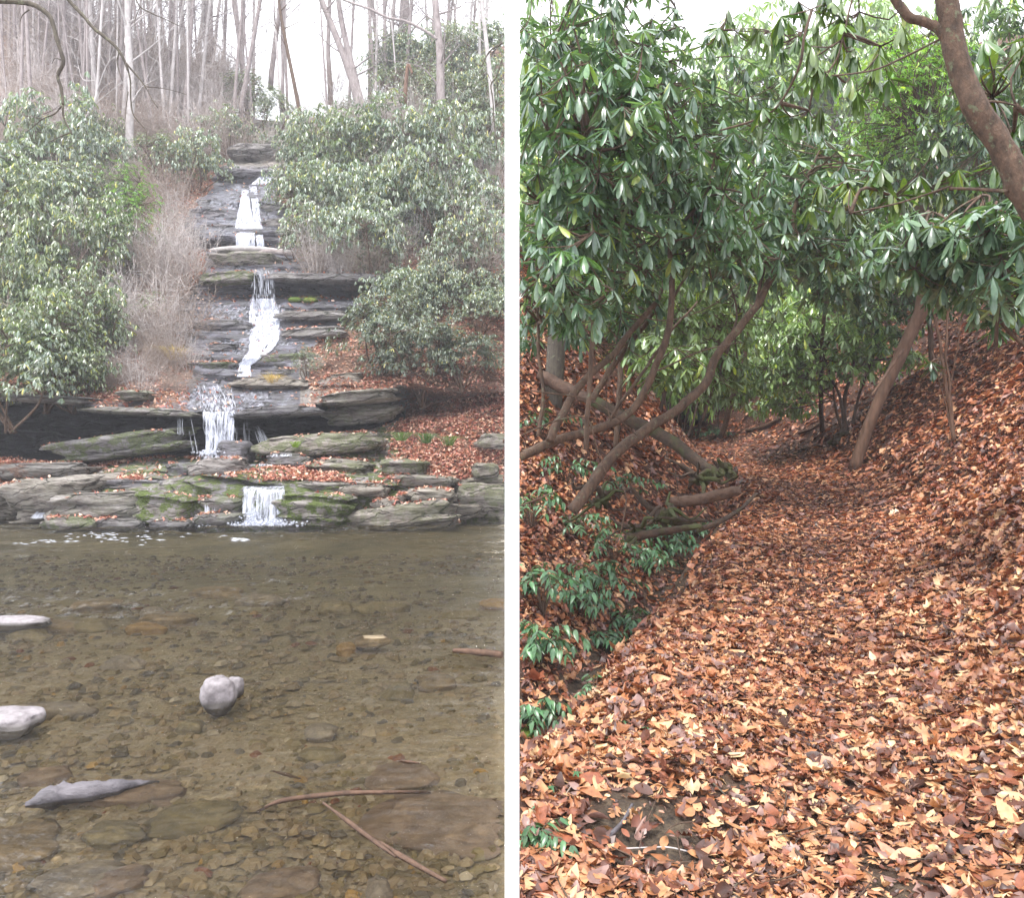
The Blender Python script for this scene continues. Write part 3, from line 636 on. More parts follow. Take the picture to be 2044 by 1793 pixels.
fall = empty('waterfall', W(500, 1050, 15.8), 'tall white waterfall stepping down dark rock ledges into the creek', 'waterfall')
def piece(label, strands, sheets=(), spl=()):
    mb = MB()
    for s_ in strands: ribbons(mb, *s_)
    for s_ in spl: splash(mb, *s_)
    o = mb.obj('cascade', M_white); tag(o, label); o.parent = fall; o.location = -np.array(fall.location)
    if sheets:
        mb = MB()
        for k, s_ in enumerate(sheets): sheet(mb, s_, seed=k)
        o2 = mb.obj('water_film', M_sheet); o2.parent = o
def where(u):
    for lim, tx in ((90, 'at the far left of the creek view'), (180, 'a little in from the left edge'), (290, 'between the left edge and the falls'), (390, 'just left of the falls'), (500, 'straight above the falls on their left'),
                    (620, 'straight above the falls on their right'), (740, 'just right of the falls'), (850, 'between the falls and the right edge'), (2000, 'at the right edge of the creek view')):
        if u < lim: return tx
def yl(lst): return [(a, b_, v, sy((a + b_) / 2, v) if Y is None else Y) for a, b_, v, Y in lst]
up_l = yl([(484, 496, 378, None), (480, 498, 400, None), (474, 503, 430, None), (470, 508, 455, None), (471, 508, 478, 26.25), (472, 509, 498, 26.2)])
up_r = yl([(497, 512, 372, None), (502, 516, 400, None), (505, 519, 430, None), (508, 524, 455, None), (512, 526, 478, 26.25), (513, 527, 496, 26.2)])
up_t = yl([(450, 478, 366, None), (462, 486, 374, None), (478, 496, 384, None)])
up_s = yl([(525, 560, 336, None), (520, 552, 350, None), (500, 530, 368, None)])
piece('double white chute of the upper fall', [(up_l, 620, .009, .9, 1), (up_r, 260, .008, .8, 2), (up_t, 90, .008, .5, 3), (up_s, 90, .008, .5, 4)], [up_l, up_r, up_s])
m1 = yl([(492, 545, 538, None), (507, 545, 548, 23.75), (506, 546, 575, 23.65), (503, 548, 600, 23.6)])
m2 = yl([(503, 545, 596, 23.5), (498, 556, 620, None), (498, 558, 650, None), (499, 555, 680, None), (498, 540, 700, None), (486, 520, 714, None), (478, 500, 730, None), (474, 500, 752, None)])
piece('broad white middle chute narrowing to the left', [(m1, 150, .009, .8, 5), (m2, 1700, .009, .45, 6), (yl([(735, 750, 562, 23.6), (737, 748, 620, 23.6)]), 10, .008, .8, 7)], [m2])
l0 = yl([(388, 462, 768, None), (396, 464, 790, None), (400, 468, 812, None), (404, 470, 826, 18.2)])
l1 = [(404, 468, 822, 18.2), (407, 467, 850, 18.1), (411, 466, 880, 18.05), (408, 468, 908, 18.0)]
l2 = [(402, 472, 900, 17.3), (398, 472, 912, 17.1), (392, 470, 925, 17.0)]
l3 = [(352, 400, 925, 16.9), (348, 395, 945, 16.75)]
piece('lower fall dropping free over the undercut as a curtain of strands', [(l0, 300, .009, .5, 8), (l1, 230, .008, 1.0, 9), (l2, 240, .01, .6, 10), (l3, 120, .008, .5, 11),
      ([(355, 366, 824, 18.2), (356, 366, 868, 18.1)], 14, .007, .9, 12), ([(372, 380, 824, 18.2), (385, 396, 905, 18.1)], 12, .006, .9, 13),
      ([(470, 500, 832, 18.2), (470, 500, 895, 18.1)], 16, .006, .9, 14), ([(505, 520, 850, 18.1), (520, 545, 895, 18.0)], 40, .006, .9, 15)], [l1], [(430, 906, 17.3, 18, 4, 260, 1, .02)])
b1 = [(484, 568, 968, 16.2), (486, 566, 980, 15.75), (485, 566, 1010, 15.65), (482, 570, 1046, 15.6)]
M_film = M_sheet.copy(); M_film.name = 'water_film_thin'
for nd in M_film.node_tree.nodes:
    if nd.type == 'VALTORGB': nd.color_ramp.elements[0].position = .47; nd.color_ramp.elements[1].position = .74; nd.color_ramp.elements[1].color = (.5, .5, .5, 1)
mb = MB()
def yf(lst): return [(a, b_, v, Yat((a + b_) / 2, v) - .05) for a, b_, v in lst]
for k, pth in enumerate(([(430, 480, 372), (420, 474, 400), (415, 472, 430), (412, 470, 470)], [(516, 545, 372), (520, 550, 400), (524, 552, 430), (526, 550, 470)], [(440, 500, 510), (440, 505, 525), (445, 505, 540)],
                         [(410, 500, 608), (405, 498, 640), (405, 498, 680), (400, 480, 720), (395, 476, 752)], [(556, 590, 608), (556, 600, 640), (554, 590, 690)], [(470, 560, 768), (472, 600, 795), (474, 600, 820)], [(340, 400, 775), (350, 402, 800), (355, 404, 815)])):
    sheet(mb, yf(pth), 26, 30 + k)
o2 = mb.obj('water_film', M_film); o2.parent = fall; o2.location = -np.array(fall.location)
piece('wide low curtain falling from the bottom ledge into the pool', [(b1, 170, .007, 1.1, 16)], [b1], [(526, 1050, 15.45, 30, 5, 1100, 2, .022), (505, 1035, 15.5, 10, 6, 120, 3, .018)])
b2_ = [(408, 420, 985, 16.2), (411, 418, 1005, 15.7), (411, 418, 1050, 15.6)]; b3 = [(424, 432, 1006, 15.7), (424, 433, 1050, 15.6)]
piece('thin twin trickle left of the bottom curtain', [(b2_, 90, .011, 1, 17), (b3, 30, .008, 1, 18)], [], [(418, 1052, 15.5, 12, 2, 160, 4, .018)])
b4 = [(296, 302, 975, 16.0), (289, 296, 1000, 15.7), (284, 290, 1035, 15.6)]
piece('narrow side trickle beside the mossy rock', [(b4, 80, .01, 1, 19), ([(92, 104, 1002, 16.2), (62, 92, 1035, 15.9)], 90, .01, .8, 20)])
piece('little side cascade over the wet steps on the right', [([(548, 582, 905, 17.2), (540, 580, 912, 17.1)], 90, .012, .6, 21), ([(500, 545, 925, 16.9), (500, 540, 930, 16.8)], 60, .01, .6, 22)])
# foam lines carried over the pool
mb = MB()
r = np.random.default_rng(5)
for (uc, vc, ru, rv, n) in ((478, 1078, 10, 2, 22), (225, 1071, 80, 4, 44), (110, 1082, 45, 3, 16), (280, 1084, 50, 4, 8)):
    for k in range(n):
        u_, v_ = r.normal(uc, ru), r.normal(vc, rv)
        if v_ < 1058 or u_ > 985: continue
        c = on_plane(u_, v_, .03); a = r.uniform(.02, .09); e = r.normal(0, .12)
        mb.add(np.array([c + [-a, -a * e, 0], c + [0, .012, .014], c + [a, a * e, 0], c + [0, -.012, .002]]), [np.array([[0, 3, 2, 1]])])
tag(mb.obj('foam', M_white), 'scattered white foam streaks on the creek below the falls', 'foam', kind='stuff')

# ------------------------------------------------------------------ foliage tools
def rotmats(d, roll):
    """local x -> d, with roll; returns (N,3,3) columns x,y,z"""
    d = d / (np.linalg.norm(d, axis=1)[:, None] + 1e-9)
    up = np.tile([0, 0, 1.0], (len(d), 1)); s = np.cross(up, d)
    bad = np.linalg.norm(s, axis=1) < 1e-3; s[bad] = [1, 0, 0]
    s /= np.linalg.norm(s, axis=1)[:, None]; u = np.cross(d, s)
    c, n = np.cos(roll)[:, None], np.sin(roll)[:, None]
    return np.stack([d, s * c + u * n, -s * n + u * c], 2)
def leaf_tmpl(st, w, droop=.25, fold=.15, wave=0):
    """st stations along x, half widths w; three verts each"""
    V = []
    for k, (x, h) in enumerate(zip(st, w)):
        z = -droop * x * x + wave * math.sin(k * 2.2)
        V += [[x, -h, z - fold * h * 0 + fold * h], [x, 0, z], [x, h, z + fold * h]]
    n = len(st); q = []
    for k in range(n - 1):
        a = 3 * k; q += [[a, a + 1, a + 4, a + 3], [a + 1, a + 2, a + 5, a + 4]]
    return np.array(V, float), np.array(q)
LF_FAR = leaf_tmpl([0, .35, .72, 1], [.02, .12, .125, .02], .2, -.2)
LF_NEAR = leaf_tmpl([-.1, 0, .18, .4, .62, .82, .94, 1], [.012, .02, .07, .112, .13, .105, .055, .006], .22, -.3)
LF_DOG = leaf_tmpl([-.05, .02, .2, .42, .66, .86, 1], [.01, .1, .17, .175, .12, .055, .005], .25, .25)
def put_leaves(mb, pos, dirs, L_, tmpl, cols, roll=None, sx=None):
    V, q = tmpl; n = len(pos)
    if n == 0: return
    M = rotmats(dirs, roll if roll is not None else np.zeros(n))
    T = V[None] * np.asarray(L_)[:, None, None]
    if sx is not None: T = T * sx[:, None, :]
    P = np.einsum('nij,nkj->nki', M, T) + pos[:, None, :]
    m_ = len(V); mb.add(P.reshape(-1, 3), [(q[None] + (np.arange(n) * m_)[:, None, None]).reshape(-1, 4)], np.repeat(cols, m_, 0))
def whorls(mb, C0, A, r, L_=.15, nl=(6, 10), tmpl=LF_FAR, pal=None, droop=(20, 65), yellow=.08):
    """C0 (N,3) shoot tips, A (N,3) shoot axes"""
    pos, dr, ln, cl = [], [], [], []
    n = len(C0); k = r.integers(nl[0], nl[1] + 1, n); idx = np.repeat(np.arange(n), k); m_ = len(idx)
    A = A / (np.linalg.norm(A, axis=1)[:, None] + 1e-9)
    Mx = rotmats(A, r.uniform(0, 6.28, n))
    first = np.concatenate([[0], np.cumsum(k)[:-1]]); seq = np.arange(m_) - first[idx]
    ph = seq / k[idx] * 2 * np.pi + r.normal(0, .25, m_)
    dp = np.radians(r.uniform(droop[0], droop[1], n))[idx] + r.normal(0, .14, m_)
    side = Mx[idx, :, 1] * np.cos(ph)[:, None] + Mx[idx, :, 2] * np.sin(ph)[:, None]
    D = side * np.cos(dp)[:, None] - A[idx] * 0 + np.array([0, 0, -1.0]) * np.sin(dp)[:, None] + A[idx] * .12
    tone = r.uniform(.65, 1.25, n)[idx] * r.uniform(.85, 1.15, m_)
    base = pal[r.integers(0, len(pal), n)][idx] * tone[:, None]; base = base * r.uniform(.8, 1.1, (len(base), 1))
    ye = r.random(m_) < yellow; base[ye] = base[ye] * [1.9, 1.5, .6]
    put_leaves(mb, C0[idx] + D * .008, D, L_ * r.uniform(.65, 1.15, m_), tmpl, base, r.normal(0, .25, m_))
def branchy(mb, base, tips, stems, r, r0=.03, r1=.004, sides=5, bend=.15, tipr=.35):
    """a few main stems from base; each tip joined to the nearest stem by a curved twig"""
    SP = []
    for e in stems:
        e = np.asarray(e, float); m1 = base * .6 + e * .4 + r.normal(0, bend, 3) * np.linalg.norm(e - base) * .5; m2 = base * .25 + e * .75 + r.normal(0, bend, 3) * np.linalg.norm(e - base) * .3
        P = smooth_path([base + r.normal(0, .05, 3) * [1, 1, 0], m1, m2, e], 16); SP.append(P)
        tube(mb, P, np.linspace(r0, r1 * 1.5, 16), sides, rough=.2)
    allp = np.concatenate([p[5:] for p in SP])
    for t_ in tips:
        d_ = np.linalg.norm(allp - t_, axis=1); a = allp[np.argmin(d_ + (allp[:, 2] > t_[2]) * .3)]
        mid = (a + t_) / 2 + r.normal(0, .06, 3) * np.linalg.norm(t_ - a) + [0, 0, -.1 * np.linalg.norm(t_ - a)]
        tube(mb, smooth_path([a, mid, t_], 6), np.linspace(r1 * (1 + tipr), r1 * .5, 6), 3)
P_RH = np.array([[.16, .21, .13], [.2, .245, .155], [.13, .175, .12], [.24, .275, .19], [.19, .245, .12]])
P_RHG = np.array([[.21, .27, .215], [.27, .32, .26], [.17, .22, .18], [.33, .37, .31]])
P_LAU = np.array([[.14, .27, .06], [.19, .34, .09], [.11, .2, .05]])
P_DOG = np.array([[.09, .16, .11], [.12, .2, .13], [.07, .13, .08]])
def crown_points(r, n, rx=1.4, ry=1.2, rz=1.1, shell=.6, lump=.75):
    D = r.normal(size=(n, 3)); D /= np.linalg.norm(D, axis=1)[:, None]; D[:, 2] = np.where(D[:, 2] < -.35, -D[:, 2], D[:, 2])
    rad = shell + (1 - shell) * r.random(n) ** .5
    rad *= 1 + lump * vn(D[:, 0] * 2.1 + 5, D[:, 1] * 2.1, D[:, 2] * 2.1, int(r.integers(99)))
    P = D * rad[:, None] * [rx, ry, rz]; g_ = vn(P[:, 0] * 2.3, P[:, 1] * 2.3, P[:, 2] * 2.3, int(r.integers(99))) > -.12
    return P[g_], D[g_]
def shrub_proto(name, seed, nw, pal, material, L_=.17, tmpl=LF_FAR, dims=(1.5, 1.2, 1.2), nl=(6, 9), nst=6, droop=(20, 65), yellow=.06, shell=.55, bark=None):
    r = np.random.default_rng(seed)
    P, D = crown_points(r, int(nw * 1.2), *dims, shell=shell); nw = len(P); P[:, 2] += dims[2] * .75
    A = D + [0, 0, .9]
    root = empty(name)
    mb = MB(); st = [P[k] * .85 for k in r.choice(nw, nst, replace=False)]
    branchy(mb, np.array([0, 0, -.35]), P[r.choice(nw, min(nw, 160), replace=False)], st, r, .035, .006, 5)
    mb.obj('stems', bark or M_bark, root)
    mb = MB(); whorls(mb, P, A, r, L_, nl, tmpl, pal, droop, yellow); mb.obj('foliage', material, root)
    return root
def twig_proto(name, seed, n=70, h=1.9, spread=.75, material=None, sub=4, thick=.007):
    r = np.random.default_rng(seed); root = empty(name); mb = MB()
    for k in range(n):
        a = r.uniform(0, 6.28); s_ = spread * r.random() ** .6; hh = h * r.uniform(.45, 1)
        b0 = np.array([math.cos(a) * s_ * .35, math.sin(a) * s_ * .35, -.2]); e = np.array([math.cos(a) * s_ * 1.3, math.sin(a) * s_ * 1.3, hh])
        P = smooth_path([b0, (b0 + e) / 2 + r.normal(0, .12, 3), e + r.normal(0, .1, 3)], 8)
        tube(mb, P, np.linspace(thick * 1.5, thick * .45, 8), 3)
        for j in range(sub):
            a0 = P[r.integers(2, 7)]; dd = r.normal(0, .42, 3) + [0, 0, .12]
            tube(mb, smooth_path([a0, a0 + dd * .6 + r.normal(0, .04, 3), a0 + dd], 5), np.linspace(thick * .7, thick * .35, 5), 3)
    mb.obj('twigs', material, root); return root
def place(root, loc, scale, rz, label, group=None, cat=None, used=set(), col=None):
    if root.name in used:
        o = root.copy(); C.objects.link(o)
        for ch in list(root.children):
            c = ch.copy(); C.objects.link(c); c.parent = o
    else: used.add(root.name); o = root
    o.location = loc; o.scale = scale if hasattr(scale, '__len__') else (scale,) * 3; o.rotation_euler = (0, 0, rz)
    for k in ('label', 'category', 'group'):
        if k in o: del o[k]
    return tag(o, label, cat, group)

rh = [shrub_proto('rhododendron', 100 + k, 880, P_RH, M_rhodo, .145, shell=.4, dims=[(1.5, 1.2, 1.15), (1.6, 1.2, 1.0), (1.3, 1.2, 1.4)][k]) for k in range(3)]
rg = [shrub_proto('rhododendron', 110 + k, 880, P_RHG, M_rhodo, .145, shell=.4, dims=[(1.5, 1.2, 1.1), (1.6, 1.2, 1.0)][k]) for k in range(2)]
lau = shrub_proto('mountain_laurel', 120, 330, P_LAU, M_laurel, .085, dims=(1.0, .8, 1.3), nl=(7, 11), shell=.3, droop=(-20, 40), nst=9)
lau2 = shrub_proto('evergreen_shrub', 121, 1500, P_RHG * .85, M_rhodo, .07, dims=(1.3, 1.0, 1.2), nl=(7, 11), shell=.5, droop=(-20, 50))
dog = shrub_proto('doghobble', 122, 1500, P_RHG * .72, M_dog, .1, dims=(1.6, 1.1, 1.0), nl=(6, 10), shell=.5, droop=(0, 50), tmpl=LF_FAR)
tw = [twig_proto('bare_shrub', 130 + k, 34, [1.9, 2.6, 1.5][k], [1.1, 1.2, 1.5][k], [M_twig, M_twig_pale, M_twig][k], 11) for k in range(3)]
# (u,v of crown centre, width px, proto, label)
LS = [
 (25, 765, 210, rg[0], 'dark shaded rhododendron hanging over the undercut at the left edge, lowest of all', 1.1),
 (150, 762, 130, rh[1], 'low dark rhododendron drooping onto the ledge above the long mossy-topped slab', 0),
 (95, 735, 190, rh[2], 'rhododendron drooping over the left undercut beside the lowest one', 0),
 (95, 690, 200, rh[0], 'big rhododendron just above the dark undercut on the left', 0),
 (190, 690, 150, rh[2], 'rhododendron above the undercut, beside the brown twiggy bank', 0),
 (15, 620, 170, rh[1], 'rhododendron cut off by the left edge halfway up the bank', 0),
 (120, 590, 200, rh[0], 'broad yellow-green rhododendron in the middle of the left bank', 0),
 (195, 560, 150, rh[2], 'rhododendron whose right side meets the bright green laurel', 0),
 (30, 510, 180, rh[0], 'rhododendron with yellowish tips at the left edge, level with the upper fall', 0),
 (130, 480, 180, rh[1], 'rhododendron left of the bright green laurel, level with the upper fall', 0),
 (60, 420, 180, rg[0], 'grey-green rhododendron high on the left bank', 0),
 (160, 400, 160, rg[1], 'grey-green rhododendron below the pale crooked trunk', 0),
 (20, 350, 170, rg[1], 'grey-green rhododendron below the hanging branch at the left edge', 0),
 (105, 330, 170, rg[0], 'grey-green rhododendron right under the fork of the hanging branch', 0),
 (200, 340, 120, rg[1], 'small grey-green rhododendron beside the pale straight trunk', 0),
 (330, 330, 110, lau2, 'olive evergreen shrub among grey twigs left of the fall top', 0),
 (395, 345, 110, rg[0], 'grey-green rhododendron leaning towards the head of the falls', 0),
 (500, 215, 120, lau2, 'round dark evergreen shrub above the head of the falls', 0),
 (550, 250, 90, lau2, 'smaller evergreen shrub right above the head of the falls', 0),
 (465, 275, 100, rg[1], 'grey-green rhododendron draping over the top rock', 0),
 (620, 320, 120, rg[0], 'pale rhododendron right beside the head of the falls', 0),
 (690, 330, 170, rh[1], 'pale rhododendron under the twin leaning trunks', 0),
 (790, 320, 180, rg[0], 'pale rhododendron between the twin leaning trunks and the tall right trunk', 0),
 (890, 330, 170, rg[1], 'pale rhododendron around the foot of the tall right trunk', 0),
 (975, 330, 140, rg[0], 'pale rhododendron at the right edge of the creek view, upper tier', 0),
 (600, 400, 110, rg[1], 'rhododendron overhanging the right side of the upper fall', 0),
 (670, 420, 160, rg[0], 'rhododendron on the steep bank right of the upper fall', 0),
 (770, 420, 180, rg[1], 'rhododendron in the centre of the right bank', 0),
 (870, 430, 180, rg[0], 'rhododendron below the tall right trunk', 0),
 (965, 430, 150, rg[1], 'dense rhododendron at the right edge of the creek view, middle tier', 0),
 (590, 490, 80, lau2, 'small bluish evergreen bush beside the logs of the upper fall', 0),
 (650, 490, 130, rg[0], 'rhododendron just above the second undercut', 0),
 (745, 500, 150, rg[1], 'rhododendron above the right end of the second undercut', 0),
 (960, 520, 140, rg[0], 'rhododendron with hanging shoots over the bare orange bank', 0),
 (800, 600, 120, rg[1], 'rhododendron with silvery shoots on top of the grey-green bush', 0),
 (765, 668, 190, dog, 'grey-green small-leaved bush right of the middle chute', 0),
 (845, 725, 190, dog, 'grey-green small-leaved bush hanging over the right undercut', 0),
 (920, 715, 150, dog, 'darker small-leaved bush over the right undercut', 0),
 (960, 620, 120, rg[1], 'rhododendron spray on the right side of the grey-green bush', 0),
 (615, 735, 60, lau2, 'low clump of green plants beside the flat tan slab', 0),
 (820, 215, 130, lau2, 'olive shrub on the skyline between the leaning and tall trunks', 0),
 (780, 150, 120, lau2, 'feathery evergreen on the skyline right of the leaning trunks', 0),
 (900, 160, 130, lau2, 'evergreen shrub behind the tall right trunk', 0),
 (960, 110, 150, rg[1], 'pale evergreen filling the upper right of the creek view', 0),
 (965, 220, 150, rg[0], 'pale evergreen behind the crooked dark stem', 0),
 (890, 240, 130, lau2, 'olive evergreen right below the skyline on the right bank', 0),
 (700, 250, 90, lau2, 'small shrub at the foot of the twin leaning trunks', 0),
 (255, 440, 90, lau, 'bright green laurel with dark stems, upper part above the twigs', 0),
 (265, 520, 110, lau, 'bright green laurel with dark forked stems in the left bank', 0),
 (10, 395, 70, lau, 'patch of vivid green laurel at the left edge', 0),
 (300, 640, 60, lau, 'small bright green laurel spray low in the twiggy bank', 0),
]
rl = np.random.default_rng(44)
for k, (u_, v_, wpx, pr, lab, dz) in enumerate(LS):
    Yb = Yat(u_, min(v_ + wpx * .32, 1040)); Yb = min(Yb, 40)
    if pr is dog: Yb = min(Yb, 20.2)
    if dz: Yb = 17.6; dz = 0
    nat = 2.9 if pr is not lau else 1.9
    s_ = wpx / F * Yb / nat * 1.26
    zb = EYE - (v_ + wpx * .33 - CV) / F * Yb
    x_ = (u_ - CU) / F * Yb
    place(pr, (x_, Yb - .1 - dz, zb), (s_, s_, s_ * rl.uniform(.9, 1.35)), rl.uniform(0, 6.28), lab, None,
          {'rhododendron': 'rhododendron', 'mountain_laurel': 'laurel', 'evergreen_shrub': 'shrub', 'doghobble': 'shrub'}[pr.name.split('.')[0]])
# extra evergreen growth filling the banks, nothing tells these apart
for (n, ur, vr, pr, lab, grp) in (
    (30, (0, 250), (290, 720), rh, 'yellow-green rhododendron packed among others on the bank left of the falls', 'rhododendrons packed on the left bank'),
    (52, (600, 1000), (290, 640), rg, 'grey-green rhododendron packed among others on the bank right of the falls', 'rhododendrons packed on the right bank'),
    (16, (720, 1000), (110, 280), [lau2, rg[0], lau2], 'olive evergreen shrub on the hazy slope at the upper right of the creek view', 'evergreens on the upper right slope')):
    for k in range(n):
        u_ = rl.uniform(*ur); v_ = rl.uniform(*vr)
        if u_ > 500 and u_ < 600 + max(0, v_ - 430) * 1.0: continue
        Yb = min(Yat(u_, v_ + 30), 40); s_ = np.array([1, 1, rl.uniform(.9, 1.5)]) * rl.uniform(.5, .8) * (Yb / 26)
        p_ = pr[k % len(pr)]
        place(p_, ((u_ - CU) / F * Yb, Yb, EYE - (v_ + 40 - CV) / F * Yb), s_, rl.uniform(0, 6.28), lab.split(' on the ')[0] + ', ' + where(u_) + (', high up' if v_ < 420 else ', lower down'), grp, 'rhododendron' if p_.name[:3] == 'rho' else 'shrub')
for (n, ur, vr, lab, grp, sc_) in (
    (24, (150, 385), (700, 800), 'leafless reddish scrubby bush on the leaf slope over the undercut', 'bare twiggy shrubs over the left undercut', .45),
    (46, (190, 400), (330, 720), 'leafless brown twiggy shrub on the bank between the laurel and the falls', 'bare twiggy shrubs beside the falls', .8),
    (60, (0, 480), (150, 330), 'leafless grey twiggy shrub on the hazy slope at the upper left', 'bare twiggy shrubs on the upper left slope', 1.25),
    (26, (600, 1000), (150, 340), 'leafless grey twiggy shrub among the evergreens of the right slope', 'bare twiggy shrubs on the right slope', 1.0),
    (34, (0, 245), (300, 720), 'leafless pale protruding twigs sticking out among the rhododendrons of the left bank', 'bare twigs among the left rhododendrons', .9),
    (30, (600, 1000), (290, 600), 'leafless pale protruding twigs sticking out among the rhododendrons of the right bank', 'bare twigs among the right rhododendrons', .9),
    (46, (0, 480), (60, 210), 'leafless pale twiggy shrub along the crest of the slope at the upper left', 'bare twiggy shrubs on the crest', 1.5),
    (10, (620, 760), (480, 560), 'leafless brown bushy twigs poking out beside the second undercut', 'bare twigs beside the second undercut', .6),
    ):
    for k in range(n):
        u_ = rl.uniform(*ur); v_ = rl.uniform(*vr)
        if n == 46:
            lim = np.interp(v_, [330, 400, 470, 560, 600, 720], [420, 385, 350, 385, 375, 365]); u_ = min(u_, lim + rl.uniform(-60, 14))
        if grp.endswith('crest'): v_ = float(np.interp(u_, [0, 120, 300, 480], [30, 85, 155, 225])) + rl.uniform(-8, 45)
        Yb = min(Yat(u_, v_), 41.5); s_ = rl.uniform(.7, 1.2) * sc_
        place(tw[int(rl.integers(3))], ((u_ - CU) / F * Yb, Yb, EYE - (v_ - CV) / F * Yb), s_, rl.uniform(0, 6.28), ' '.join(lab.split(' ')[:4]) + (' high on the slope ' if v_ < 230 else ' at mid height ' if v_ < 480 else ' low on the bank ') + where(u_), grp, 'shrub')

# ------------------------------------------------------------------ bare winter trees on the slope
def bare_tree(name, path, wpx, Yb, material, label, group=None, nb=10, seed=0, blen=2.0, up=7.0):
    """path (u,v) rows from the foot up; carries on above the picture"""
    r = np.random.default_rng(seed)
    P = [W(u_, v_, Yb + .02 * k) for k, (u_, v_) in enumerate(path)]
    dlast = P[-1] - P[-2]; dlast /= np.linalg.norm(dlast); P.append(P[-1] + dlast * up * .5 + r.normal(0, .2, 3)); P.append(P[-1] + (dlast + [0, 0, .2]) * up * .5)
    P = smooth_path(P, 34); base = P[0].copy(); Q = P - base; Q[0, 2] -= .5
    r0 = wpx / 2 / F * Yb
    root = empty(name, base, label, 'tree', group)
    mb = MB(); tube(mb, Q, np.linspace(r0 * 1.15, r0 * .45, 34), 9, rough=.12, seed=seed); mb.obj('trunk', material, root)
    mb = MB()
    for k in range(nb):
        i = int(r.integers(8, 33)); a = Q[i]; an = r.uniform(0, 6.28); dd = np.array([math.cos(an), .5 * math.sin(an), r.uniform(.3, 1.1)]) * blen * r.uniform(.5, 1.2)
        B = smooth_path([a, a + dd * .5 + r.normal(0, .12, 3), a + dd + r.normal(0, .15, 3)], 9)
        tube(mb, B, np.linspace(max(r0 * .3, .015), .008, 9), 4)
        for j in range(5):
            a2 = B[r.integers(3, 9)]; d2 = r.normal(0, .4, 3) + dd * .2 + [0, 0, .25]
            B2 = smooth_path([a2, a2 + d2 * .5 + r.normal(0, .06, 3), a2 + d2], 6); tube(mb, B2, np.linspace(.011, .005, 6), 3)
            for q_ in range(3):
                a3 = B2[r.integers(2, 6)]; d3 = r.normal(0, .22, 3) + d2 * .2; tube(mb, smooth_path([a3, a3 + d3 * .6 + r.normal(0, .03, 3), a3 + d3], 4), np.linspace(.006, .004, 4), 3)
    mb.obj('branches', material, root); return root
TR = [
 ([(722, 230), (700, 150), (670, 70), (640, -5)], 15, 34, M_bark_grey, 'left one of the twin dark trunks leaning to the left', 8),
 ([(728, 232), (712, 170), (690, 80), (675, -5)], 14, 34, M_bark_grey, 'right one of the twin dark trunks leaning to the left', 8),
 ([(603, 250), (590, 180), (570, 80), (556, -5)], 8, 33, M_bark, 'slim dark trunk curving left above the head of the falls', 8),
 ([(888, 330), (880, 200), (878, 100), (868, -5)], 18, 30, M_bark_grey, 'tall lichen-spotted trunk standing on the right bank', 9),
 ([(812, 160), (813, 80), (809, -5)], 17, 42, M_bark_grey, 'pale thick trunk on the skyline right of the twin trunks', 9),
 ([(417, 170), (419, 80), (417, -5)], 15, 42, M_bark_grey, 'straight thick trunk on the skyline left of the falls', 9),
 ([(262, 345), (258, 260), (262, 180), (256, 80), (254, -5)], 15, 31, M_bark_pale, 'pale straight trunk in front of the grey twigs on the left bank', 8),
 ([(192, 280), (188, 180), (184, 80), (178, -5)], 10, 35, M_bark_pale, 'slender whitish trunk left of the pale straight trunk', 8),
 ([(142, 340), (148, 280), (170, 240), (190, 200), (195, 160)], 8, 30, M_bark_pale, 'short crooked pale trunk bending to the right', 6),
 ([(84, 180), (86, 90), (92, -5)], 12, 42, M_bark_grey, 'dark trunk behind the hanging branch at the far left', 8),
 ([(165, 130), (163, 60), (165, -5)], 13, 43, M_bark, 'dark straight trunk between the two hanging branches', 8),
 ([(540, 160), (550, 80), (560, -5)], 10, 42, M_bark_grey, 'leaning pale trunk behind the slim dark one', 8),
 ([(660, 190), (655, 90), (658, -5)], 9, 42, M_bark_grey, 'upright trunk just left of the twin trunks', 8),
 ([(760, 150), (752, 80), (742, -5)], 10, 43, M_bark_grey, 'trunk on the skyline between the twin trunks and the pale thick one', 8),
 ([(986, 250), (978, 150), (968, 60), (962, -5)], 9, 30, M_bark_pale, 'tan trunk at the right edge of the creek view', 6),
]
for k, (pth, wp, Yb, mt, lab, nb) in enumerate(TR): bare_tree('bare_tree', pth, wp, Yb, mt, lab, None, nb, 200 + k)
rt = np.random.default_rng(9)
for k in range(140):
    u_ = rt.uniform(5, 985); Yb = rt.uniform(36, 46)
    if 600 < u_ < 700 and rt.random() < .4: continue
    vb = float(np.interp(u_, [0, 300, 500, 600, 700, 800, 1008], [60, 155, 235, 240, 225, 190, 100])) + rt.uniform(-10, 20)
    du = rt.normal(0, 16)
    if k > 78: u_ = rt.uniform(5, 430); vb = rt.uniform(110, 310); Yb = Yat(u_, vb)
    wd_ = rt.uniform(3, 9); tl_ = ('stout' if wd_ > 6.5 else 'slim' if wd_ > 4.5 else 'very thin') + ' ' + ('pale' if k % 3 == 1 else 'grey') + ' leafless tree ' + ('leaning right ' if du > 10 else 'leaning left ' if du < -10 else 'standing straight ')
    bare_tree('bare_tree', [(u_, vb), (u_ + du * .5, vb * .5), (u_ + du, -5)], wd_, Yb, [M_bark_grey, M_bark_pale, M_bark_grey][k % 3],
              tl_ + where(u_), 'thin bare trees on the skyline', 7, 300 + k, 2.2)
stub = bare_tree('dead_snag', [(762 * 1 + 46, 190), (812, 150), (815, 128)], 8, 30, M_pole, 'short broken reddish snag left of the tall right trunk', None, 0, 999, 1, .05)
stub['category'] = 'snag'

